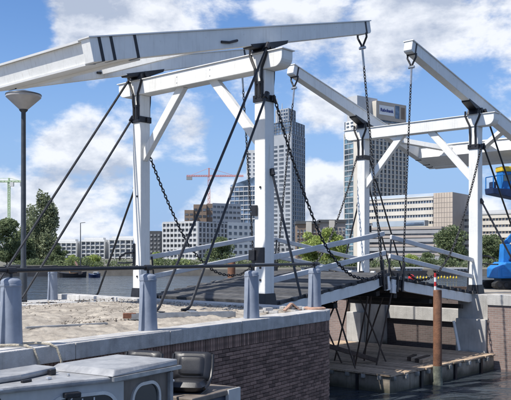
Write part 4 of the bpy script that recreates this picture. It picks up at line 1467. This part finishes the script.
# slim dark block
D = 400
db = bld('apartment_block', 'slim dark grey block just right of the left portal post')
a, c = far(149, D), far(160, D)
plan_core(db, [a, c, c + Vector((0, 10)), a + Vector((0, 10))], BZ, zat(231, D), 'darkgrey', 'wall')
facade_windows(db, a, c, zat(262, D), zat(233, D), 3, 7, 'midgrey', .5, .45, .2)
# white grid office
D = 360
wo = bld('office_block', 'white office block with square window grid behind the slack left chain')
A, Bc, C = far(163, D + 12), far(197, D), far(226, D + 20)
zt = zat(222, D)
plan_core(wo, [A, Bc, C, A + (C - Bc)], BZ, zt, 'dglass', 'glazing')
facade_grid(wo, A, Bc, zat(264, D), zt, 9, 8, 'offwhite', 'lightgrey', .16, .42, .6)
facade_grid(wo, Bc, C, zat(264, D), zt, 8, 8, 'lightgrey', 'lightgrey', .34, .26, .6)
# brown block behind
D = 470
bb = bld('office_block', 'brown stepped office block under the red crane')
for (x0, x1, tp, dd) in ((184, 193, 210, 0), (193, 206, 204, 4), (206, 213, 203, 6)):
    a, c = far(x0, D + dd), far(x1, D + dd)
    plan_core(bb, [a, c, c + Vector((0, 16)), a + Vector((0, 16))], BZ, zat(tp, D), 'brownb', 'wall')
    facade_windows(bb, a, c, zat(226, D), zat(tp + 2, D), max(2, int((x1 - x0) / 4)), 3, 'wglass', .7, .35, .15)
b2 = bld('office_block', 'pale office block with dark window rows beside the brown one')
a, c = far(212, D - 30), far(240, D - 20)
plan_core(b2, [a, c, c + Vector((0, 16)), a + Vector((0, 16))], BZ, zat(203, D - 30), 'lightgrey', 'wall')
facade_windows(b2, a, c, zat(236, D - 30), zat(204, D - 30), 7, 6, 'wglass', .66, .42, .15)
b3 = bld('apartment_block', 'low white block left of the nearest post with small dark windows')
a, c = far(227, 330), far(258, 340)
plan_core(b3, [a, c, c + Vector((0, 14)), a + Vector((0, 14))], BZ, zat(222, 330), 'offwhite', 'wall')
facade_windows(b3, a, c, zat(262, 330), zat(224, 330), 6, 6, 'wglass', .5, .5, .15)
# glass annex left of the near post
D = 560
ga = bld('office_block', 'blue glass annex with slanting top left of the nearest post')
a, c, e = far(230, D + 10), far(257, D), far(262, D + 30)
plan_core(ga, [a, c, e, a + (e - c)], BZ, zat(186, D), 'glass', 'glazing')
facade_grid(ga, a, c, zat(228, D), zat(186, D), 6, 9, 'lightgrey', 'lightgrey', .06, .22, .4)
b = MB(); q = face_T(a, c); b.T = q[0]
b.prism([(0, zat(186, D)), (q[1], zat(186, D)), (q[1], zat(176, D)), (0, zat(184, D))], 'y', -12, -.05); b.build('slanted_top', 'glass', ga)
a2, c2 = far(246, D + 40), far(262, D + 40)
gb = bld('office_block', 'white slab with small dark windows above the glass annex')
plan_core(gb, [a2, c2, c2 + Vector((0, 20)), a2 + Vector((0, 20))], BZ, zat(150, D + 40), 'offwhite', 'wall')
facade_windows(gb, a2, c2, zat(200, D + 40), zat(152, D + 40), 3, 12, 'wglass', .5, .45, .15)
# tall stepped tower
D = 700
tw = bld('office_tower', 'tall stepped glass and stone tower right of the nearest post')
A, Bc, C = far(266, D + 22), far(291, D), far(304, D + 26)
bk_ = A + (C - Bc)
plan_core(tw, [A, Bc, C, bk_], BZ, zat(134, D), 'glass', 'glazing')
facade_grid(tw, Bc, C, zat(262, D), zat(134, D), 6, 30, 'tower_stone', 'tower_stone', .14, .20, .4)
# stone left face with rows of windows
T_, L_ = face_T(A, Bc)
b = MB(T_); b.box(0, L_ + .3, -.04, .6, zat(262, D), zat(133.5, D)); b.build('stone_face', 'tower_stone', tw)
a_, c_2 = A + (T_.to_2x2() @ Vector((0, .6))), Bc + (T_.to_2x2() @ Vector((0, .6)))
facade_windows(tw, a_, c_2, zat(256, D), zat(143, D), 4, 26, 'wglass', .70, .50, .2)
# upper glass band, crown, mast
m0 = (A + Bc + C + bk_) / 4
for (sc_, y0_, y1_, mt_) in ((.985, 133.4, 120.5, 'glass'), (.50, 120.4, 106, 'glass')):
    pts = [m0 + (p - m0) * sc_ for p in (A, Bc, C, bk_)]
    plan_core(tw, pts, zat(y0_, D), zat(y1_, D), mt_, 'upper_storeys' if sc_ > .9 else 'crown')
    if sc_ > .9:
        facade_grid(tw, pts[0], pts[1], zat(y0_, D) + .3, zat(y1_, D), 8, 4, 'midgrey', 'midgrey', .08, .10, .3)
        facade_grid(tw, pts[1], pts[2], zat(y0_, D) + .3, zat(y1_, D), 5, 4, 'midgrey', 'midgrey', .08, .10, .3)
    else:
        facade_grid(tw, pts[0], pts[1], zat(y0_, D) + .3, zat(y1_, D), 5, 4, 'tower_stone', 'tower_stone', .30, .35, .3)
        facade_grid(tw, pts[1], pts[2], zat(y0_, D) + .3, zat(y1_, D), 3, 4, 'midgrey', 'midgrey', .3, .3, .3)
b = MB(); b.tube([(far(277, D).x, D + 10, zat(121, D)), (far(277, D).x, D + 10, zat(96, D))], 1.0, 8, .25); b.build('mast', 'lightgrey', tw)
b = MB(); b.tube([(far(282, D).x, D + 10, zat(107, D)), (far(282, D).x, D + 10, zat(101, D))], .5, 8, .2); b.build('mast', 'lightgrey', tw)
# beige sign tower
D = 620
st_ = bld('office_tower', 'beige tower with teal glass edge and white rooftop sign')
A, Bc, C = far(344, D + 16), far(358, D), far(405, D + 34)
bk_ = A + (C - Bc)
zt = zat(119, D)
plan_core(st_, [A, Bc, C, bk_], BZ, zt, 'dglass', 'glazing')
facade_grid(st_, Bc, C, zat(262, D), zt, 12, 30, 'cream', 'beige', .34, .26, .7)
T_, L_ = face_T(A, Bc)
b = MB(T_); b.box(L_ * .05, L_ * .70, -.05, .5, zat(262, D), zat(131, D)); b.build('glass_edge', 'teal', st_)
p1 = A + (Bc - A) * .06; p2 = A + (Bc - A) * .70
off = T_.to_2x2() @ Vector((0, .5))
facade_grid(st_, p1 + off, p2 + off, zat(262, D), zat(131, D), 2, 24, 'lightgrey', 'lightgrey', .05, .16, .25)
b = MB(T_); b.box(L_ * .705, L_ + .6, -.05, .7, zat(262, D), zt); b.build('corner_pier', 'cream', st_)
b = MB(T_); b.box(L_ * -.02, L_ * .05, -.05, .55, zat(262, D), zat(131, D)); b.build('corner_pier', 'cream', st_)
b = MB(T_); b.box(L_ * .10, L_ * .72, -9, .3, zat(131, D), zat(119, D)); po_ = b.build('penthouse', 'offwhite', st_)
q0, q1 = A + (Bc - A) * .12, A + (Bc - A) * .72
facade_windows(st_, q0 + T_.to_2x2() @ Vector((0, .3)), q1 + T_.to_2x2() @ Vector((0, .3)), zat(130, D), zat(119.5, D), 2, 3, 'wglass', .6, .5, .2)
# sign storey
e0, e1 = Bc + (C - Bc) * .36, C
T2, L2 = face_T(e0, e1)
dk = 15
zs0, zs1 = zat(118.9, D), zat(97.5, D)
b = MB(T2); b.box(0, L2, -dk, .75, zs0 + 2.0, zs1); b.build('sign_storey', 'beige', st_)
b = MB(T2); b.box(-.4, L2 * .1, -dk + .5, .72, zs0, zs0 + 1.98); b.box(.2, L2 - .3, -dk + 1, .2, zs0, zs0 + 1.97); b.build('recess_storey', 'dglass', st_)
b = MB(T2); b.box(-.55, -.02, -dk, .78, zs0 + .2, zs1 - .3); b.build('sunlit_tone_end_wall', 'cream', st_)  # paler than the storey behind it: sunlight on this end painted into the colour
b = MB(T2); b.box(L2 * .08, L2 * .57, .76, 1.1, zat(111.2, D), zat(101.5, D)); sg = b.build('sign', 'sign_white', st_)
b = MB(T2); b.box(L2 * .62, L2 * .76, .76, .9, zs0 + 4.6, zs1 - 1.6); b.build('window', 'glass', st_)
b = MB(T2); b.box(L2 * .82, L2 * .95, .76, .9, zs0 + 4.8, zs1 - 2.4); b.build('window', 'brownb', st_)
tc_ = bpy.data.curves.new('sign_text', 'FONT')
tc_.body = 'Rabobank'; tc_.size = 5.2; tc_.extrude = .12; tc_.offset = .10; tc_.align_x = 'CENTER'; tc_.align_y = 'CENTER'
to = bpy.data.objects.new('letters', tc_); COL.objects.link(to)
bpy.context.view_layer.update()
dg = bpy.context.evaluated_depsgraph_get()
me_t = bpy.data.meshes.new_from_object(to.evaluated_get(dg)); me_t.name = 'letters'
bpy.data.objects.remove(to)
me_t.materials.clear(); me_t.materials.append(M['sign_blue'])
xs_ = [v.co.x for v in me_t.vertices]; wdt = max(xs_) - min(xs_)
lt = link('letters', me_t, sg, kind=None)
k_ = (L2 * .43) / wdt
lt.matrix_local = T2 @ Matrix.Translation((L2 * .325, 1.25, zat(106.4, D))) @ Matrix.Rotation(R(90), 4, 'X') @ Matrix.Scale(k_, 4) @ Matrix.Rotation(math.pi, 4, 'Y') @ Matrix.Rotation(math.pi, 4, 'Y')
f0, f1 = Bc + (C - Bc) * .05, Bc + (C - Bc) * .36
T3, L3 = face_T(f0, f1)
b = MB(T3); b.box(0, L3 + 6, -dk, -4, zt + .02, zat(94, D)); b.build('lift_housing', 'lightgrey', st_)
b = MB(T2); b.box(L2 * .1, L2 * .5, -10, -6, zs1 + .02, zs1 + 1.6); b.build('roof_plant', 'lightgrey', st_)
# long office with zinc roof
D = 430
lo_ = bld('office_block', 'long cream office with blue window bands and zinc roof behind the far portal')
a, c = far(360, D + 34), far(433, D)
n_ = (c - a).normalized(); bkv = Vector((-n_.y, n_.x)) * 18
h0, h1 = zat(226, D), zat(198, D)
plan_core(lo_, [a, c, c + bkv, a + bkv], BZ, h1, 'glass', 'glazing')
T_, L_ = face_T(a, c)
nr = 4; hh = (h1 - h0) / nr
for k in range(nr + 1):
    b = MB(T_); b.box(0, L_, -.05, .6, h0 + hh * k - hh * .30, h0 + hh * k + hh * .30); b.build('spandrel', 'cream', lo_)
for k in range(28):
    x = L_ * (k + .5) / 28
    b = MB(T_); b.box(x - .2, x + .2, -.05, .4, h0, h1) if k == 0 else None
    if k == 0: me = b.mesh('mullion', 'lightgrey'); x00 = x
    o = link('mullion', me, lo_); o.matrix_local = T_.inverted() @ T_ @ Matrix.Translation((n_.x * (x - x00), n_.y * (x - x00), 0))
b = MB(T_); b.add([(-.3, .9, h1 + .7), (L_ + .2, .9, h1 + .7), (L_ + .2, -9, zat(191.5, D)), (-.3, -9, zat(191.5, D)), (-.3, -9, h1 + .7), (L_ + .2, -9, h1 + .7)],
                  [(0, 1, 2, 3), (1, 5, 2), (0, 3, 4), (2, 5, 4, 3), (0, 4, 5, 1)]); b.build('roof', 'zinc', lo_)
b = MB(T_); b.box(L_ * .28, L_ * .98, 3.5, 7.0, zat(226, D), zat(220.5, D)); b.build('glass_bridge', 'zinc', lo_)
b = MB(T_); b.box(L_ * .72, L_ * .97, 7.02, 7.2, zat(225.2, D), zat(222.5, D)); b.build('window', 'glass', lo_)
# grey terraces below
D = 380
tr = bld('office_block', 'low grey terraced building with dark bands below the long office')
tops = [226.5, 235, 244, 253]
for k, tp in enumerate(tops):
    d_ = D - 10 * k
    a, c = far(366, d_ + 20), far(441, d_)
    nb_ = (c - a).normalized(); bkv = Vector((-nb_.y, nb_.x)) * 14
    plan_core(tr, [a, c, c + bkv, a + bkv], BZ, zat(tp, d_) - 1.1, 'dglass', 'terrace_glazing')
    T_, L_ = face_T(a, c)
    b = MB(T_); b.box(-.3, L_ + .3, -10, 1.0, zat(tp, d_) - 1.098, zat(tp, d_)); b.build('terrace_slab', 'taupe', tr)
    b = MB(T_); b.box(-.3, L_ + .3, -.05, .9, zat(tp + 5, d_) - .8, zat(tp + 5, d_) + .8); b.build('parapet', 'midgrey', tr)
# blank beige block and right wing
D = 400
be = bld('office_block', 'blank beige concrete block between the long office and rightmost post')
A, Bc, C = far(433, D + 8), far(452, D), far(470, D + 22)
zt = zat(192, D)
plan_core(be, [A, Bc, C, A + (C - Bc)], BZ, zt, 'beige', 'wall')
T_, L_ = face_T(A, Bc)
for k in range(1, 7):
    b = MB(T_); b.box(L_ * k / 7 - .06, L_ * k / 7 + .06, -.05, .14, zat(232, D), zt - .1); b.build('panel_joint', 'taupe', be)
for k in range(1, 8):
    b = MB(T_); zz = zat(232, D) + (zt - zat(232, D)) * k / 8; b.box(0, L_, -.05, .10, zz - .05, zz + .05); b.build('panel_joint', 'taupe', be)
T_, L_ = face_T(Bc, C)
b = MB(T_); b.box(.02, L_, -.05, .05, zat(262, D), zt - .1); b.build('side_face', 'taupe', be)
rw = bld('office_block', 'beige office wing with dark window bands behind the blue lift')
a, c = far(461, 415), far(560, 380)
n_ = (c - a).normalized(); bkv = Vector((-n_.y, n_.x)) * 18
z0_, z1_ = zat(262, 400), zat(216, 400)
plan_core(rw, [a, c, c + bkv, a + bkv], BZ, z1_, 'dglass', 'glazing')
T_, L_ = face_T(a, c)
for k in range(8):
    hh = (z1_ - z0_) / 7
    b = MB(T_); b.box(0, L_, -.05, .6, z0_ + hh * k - hh * .30, z0_ + hh * k + hh * .30); b.build('spandrel', 'cream', rw)
facade_grid(rw, a, c, z0_, z1_, 30, 7, 'beige', 'beige', .14, .2, .35, True, False)
b = MB(T_); b.box(-.4, L_, -17, .9, z1_ + .95, z1_ + 1.7); b.box(3, L_, -15, -3, z1_ + 1.72, z1_ + 3.2); b.build('roof', 'lightgrey', rw)
# low mid blocks behind the round trees
D = 430
for (x0, x1, tp, m__, lb) in ((296, 319, 224, 'brownb', 'low brown grey block left of the pair behind the round trees'), (319, 345, 222.5, 'taupe', 'low taupe block right of the pair behind the round trees')):
    q = bld('apartment_block', lb)
    a, c = far(x0, D), far(x1, D)
    plan_core(q, [a, c, c + Vector((0, 14)), a + Vector((0, 14))], BZ, zat(tp, D), m__, 'wall')
    facade_windows(q, a, c, zat(262, D), zat(tp + 4, D), 7, 6, 'wglass', .55, .45, .2, None, 'lightgrey')
    b = MB(); b.box(a.x - .5, c.x + .5, a.y - .8, a.y + 14, zat(tp, D) + .02, zat(tp, D) + 1.5); b.build('roof', 'darkgrey', q)
    b = MB(); b.box(a.x + 5, a.x + 8, a.y - .9, a.y + 4, zat(tp + 12, D), zat(tp - 2, D)); b.build('stair_tower', 'cream', q)
# distant low skyline so the horizon is closed
for i, (x0, x1, tp, D, m__, lb) in enumerate(((-40, 8, 243, 520, 'lightgrey', 'pale far block behind the left edge tree'), (262, 298, 246, 520, 'lightgrey', 'pale low far block right of the nearest post'),
                                              (136, 164, 243, 500, 'lightgrey', 'pale low far block behind the left portal post'))):
    q = bld('apartment_block', lb)
    a, c = far(x0, D), far(x1, D)
    plan_core(q, [a, c, c + Vector((0, 14)), a + Vector((0, 14))], BZ, zat(tp, D), m__, 'wall')
    facade_windows(q, a, c, zat(262, D), zat(tp + 1, D), 8, 3, 'wglass', .55, .5, .2)

# ------------------------------------------------------------------ tower cranes
def crane(label, px, d, top, x0, x1, mat, jib_y):
    p = far(px, d)
    r = thing('tower_crane', label, 'crane', (p.x, p.y, BZ), 0, 'tower cranes')
    H = zat(top, d) - BZ; hj = zat(jib_y, d) - BZ
    m_ = MB(); w_ = 1.0 / F * d * .95
    for sx in (-1, 1):
        for sy in (-1, 1): m_.bar((sx * w_, sy * w_, 0), (sx * w_, sy * w_, hj), .3, .3, (0, 1, 0))
    n = int(hj / (2.4 * w_))
    for k in range(n):
        z0 = hj * k / n; z1 = hj * (k + 1) / n
        for sy in (-1, 1): m_.bar((-w_, sy * w_, z0), (w_, sy * w_, z1), .22, .22, (0, 1, 0)) if k % 2 else m_.bar((w_, sy * w_, z0), (-w_, sy * w_, z1), .22, .22, (0, 1, 0))
    m_.build('mast', mat, r, kind='stuff')
    m_ = MB(); a = (x0 - px) / F * d; c = (x1 - px) / F * d
    hgt = 1.6 / F * d * .8
    for y in (-.8, .8): m_.bar((a, y, hj), (c, y, hj), .35, .35)
    m_.bar((a, 0, hj + hgt), (c, 0, hj + hgt), .35, .35)
    n = 24
    for k in range(n):
        xa = a + (c - a) * k / n; xb = a + (c - a) * (k + .5) / n; xc = a + (c - a) * (k + 1) / n
        for y in (-.8, .8):
            m_.bar((xa, y, hj), (xb, 0, hj + hgt), .2, .2); m_.bar((xb, 0, hj + hgt), (xc, y, hj), .2, .2)
    m_.build('jib', mat, r, kind='stuff')
    m_ = MB(); m_.bar((0, 0, hj), (0, 0, H), .9, .9, (0, 1, 0)); m_.build('apex', mat, r)
    m_ = MB(); m_.tube([(0, 0, H), (a * .8, 0, hj + hgt)], .12, 5); m_.tube([(0, 0, H), (c * .7, 0, hj + hgt)], .12, 5); m_.build('tie_bar', mat, r, kind='stuff')
    m_ = MB(); e = a if abs(a) < abs(c) else c; m_.box(min(e * .75, e), max(e * .75, e), -1, 1, hj - 2.6, hj - .2); m_.build('counterweight', 'midgrey', r)
    m_ = MB(); m_.box(.8, 2.8, -1, 1, hj - 2.6, hj - .1); m_.build('cab', 'offwhite', r)


crane('pale green tower crane above the left edge trees', 8.5, 480, 178, -60, 24, 'crane_green', 182)
crane('faded red tower crane behind the brown office block', 208.5, 620, 168, 186, 243, 'crane_red', 176.5)

# ------------------------------------------------------------------ life along the far bank
def slender_lamp(px, d, top, label):
    p = far(px, d); h = zat(top, d) - LAND
    r = thing('street_lamp', label, 'street lamp', (p.x, p.y, LAND))
    m_ = MB(); m_.lathe([(.12, 0), (.07, h)], 8); m_.build('pole', 'lamp_grey', r)
    m_ = MB(); m_.bar((0, 0, h), (.9, 0, h + .1), .12, .10); m_.build('lamp_arm', 'lamp_grey', r)


slender_lamp(80, 152, 223, 'slender dark street lamp in front of the white flats')


def houseboat(px0, px1, d, label, wall, ztop, hull='hull_dark', nwin=6, roofm='darkgrey'):
    a, c = far(px0, d), far(px1, d); L_ = c.x - a.x
    r = thing('houseboat', label, 'houseboat', (a.x, a.y, WATER), 0, 'boats at the far bank')
    h = zat(ztop, d) - WATER
    b = MB(); b.prism([(-.8, .9), (0, -.2), (L_, -.2), (L_ + .6, .9)], 'y', 0, 4); b.build('hull', hull, r)
    b = MB(); b.box(.3, L_ - .3, .35, 3.6, .902, h - .2); b.build('cabin', wall, r)
    b = MB(); b.box(.1, L_ - .1, .1, 3.8, h - .198, h); b.build('roof', roofm, r)
    w_ = (L_ - 1.2) / nwin
    bm_ = MB(); bm_.box(-w_ * .33, w_ * .33, .28, .345, 1.3, h - .5); me = bm_.mesh('window', 'pane')
    bs = MB(); bs.box(-w_ * .40, w_ * .40, .30, .349, 1.2, h - .4); ms = bs.mesh('window_frame', 'offwhite')
    for k in range(nwin):
        o = link('window', me, r); o.location = (.6 + w_ * (k + .5), 0, 0)
        o2 = link('window_frame', ms, o)
    return r


houseboat(2, 20, 141, 'dark houseboat at the left edge below the dark trees', 'hull_dark', 265, nwin=4)
houseboat(23, 52, 140, 'brown timber houseboat with orange end below the poplars', 'hb_wood', 265.5, nwin=6, roofm='grass')
hbx = far(23, 140)
houseboat(300, 330, 141, 'white houseboat behind the deck rails', 'offwhite', 267, nwin=6)
houseboat(396, 424, 142, 'pale houseboat behind the red marker', 'lightgrey', 267.5, nwin=6, roofm='lightgrey')
houseboat(440, 470, 142, 'white houseboat left of the rightmost post', 'offwhite', 268, nwin=7, roofm='lightgrey')
houseboat(340, 366, 142, 'grey houseboat beside the farther left post', 'lightgrey', 267, nwin=5)


def barge(px0, px1, d, label, mat, htop, extra=None):
    a, c = far(px0, d), far(px1, d); L_ = c.x - a.x; h = zat(htop, d) - WATER
    r = thing('moored_boat', label, 'boat', (a.x, a.y, WATER), 0, 'boats at the far bank')
    b = MB()
    secs = []
    n = 9
    for i in range(n):
        t = i / (n - 1); w_ = 1.5 * (1 - abs(2 * t - 1) ** 3) + .12; hh = h * (.8 + .35 * abs(2 * t - 1) ** 2)
        x = L_ * t
        secs.append([(x, 1.6 - w_, hh), (x * .96 + .02 * L_, 1.6 - w_ * .7, -.2), (x * .96 + .02 * L_, 1.6 + w_ * .7, -.2), (x, 1.6 + w_, hh)])
    vs = [p for s in secs for p in s]; fs = []
    for i in range(n - 1):
        for k in range(4):
            A_ = i * 4 + k; B_ = i * 4 + (k + 1) % 4
            fs.append((A_, A_ + 4, B_ + 4, B_))
    fs += [(0, 1, 2, 3), tuple(range(4 * n - 1, 4 * n - 5, -1))]
    b.add(vs, fs); b.build('hull', mat, r)
    b = MB(); b.box(L_ * .45, L_ * .8, .9, 2.3, h * .8, h * 1.5); b.build('cabin', extra or 'offwhite', r)
    b = MB(); b.box(L_ * .48, L_ * .77, .86, .899, h * 1.02, h * 1.35); b.build('window', 'pane', r)
    return r


barge(54, 84, 132, 'long dark open barge moored below the shrubs', 'hull_dark', 272.5, 'hb_wood')
barge(86, 98, 131, 'small blue and white boat at the stern of the dark barge', 'dblue', 274, 'offwhite')
tp_ = far(81, 131.5)
bo_ = thing('orange_boom', 'short orange red derrick leaning over the dark barge', 'derrick', (tp_.x, tp_.y, WATER))
b = MB(); b.bar((0, 0, .6), (-1.0, 0, 2.6), .35, .3); b.build('spar', 'terra', bo_)
b = MB(); b.bar((-.2, 0, .5), (-.3, 0, 1.2), .5, .5, (0, 1, 0)); b.build('winch', 'hull_dark', bo_)
# floats in a row on the water beyond the far leaf
yb = [x for x in range(417, 457, 3)]
f0 = None
for i, x in enumerate(yb):
    if 428 < x < 433: continue
    p = far(x, 118)
    if f0 is None:
        f0 = thing('float', 'yellow float in the row on the blue water right of the deck peak', 'float', (p.x, p.y, WATER + .40), 0, 'yellow floats on the water')
        b = MB(); b.lathe([(.05, -.22), (.11, -.12), (.125, 0), (.09, .10), (.03, .14)], 10); b.build('body', 'yellow', f0, smooth=True)
        b = MB(); b.tube([(0, 0, .2), (0, 0, .28)], .03, 6); b.build('handle', 'yellow', f0)
        o = f0
    else:
        o = copy_tree(f0); o.location = (p.x, p.y, WATER + .40 + random.uniform(-.09, .09))
p = far(411, 118)
rb = thing('marker_buoy', 'red round buoy at the left end of the yellow float row', 'buoy', (p.x, p.y, WATER + .3))
b = MB(); b.lathe([(.1, -.4), (.42, -.2), (.5, .1), (.38, .4), (.1, .55)], 14); b.build('body', 'red', rb, smooth=True)
b = MB(); b.tube([(0, 0, .5), (0, 0, .85)], .05, 6); b.build('stem', 'black', rb)
# one more brown pile in the water left of the deck
pq = far(231, 31.5)
p2_ = thing('mooring_pile', 'short brown timber pile in the water left of the nearest post', 'pile', (pq.x, pq.y, WATER))
b = MB(); b.lathe([(.16, -1), (.15, zat(262, 31.5) - WATER), (.12, zat(260.5, 31.5) - WATER)], 14); b.build('shaft', 'rust', p2_, smooth=True)
b = MB(); b.lathe([(.165, zat(266, 31.5) - WATER), (.165, zat(265, 31.5) - WATER)], 14); b.build('iron_band', 'black', p2_)
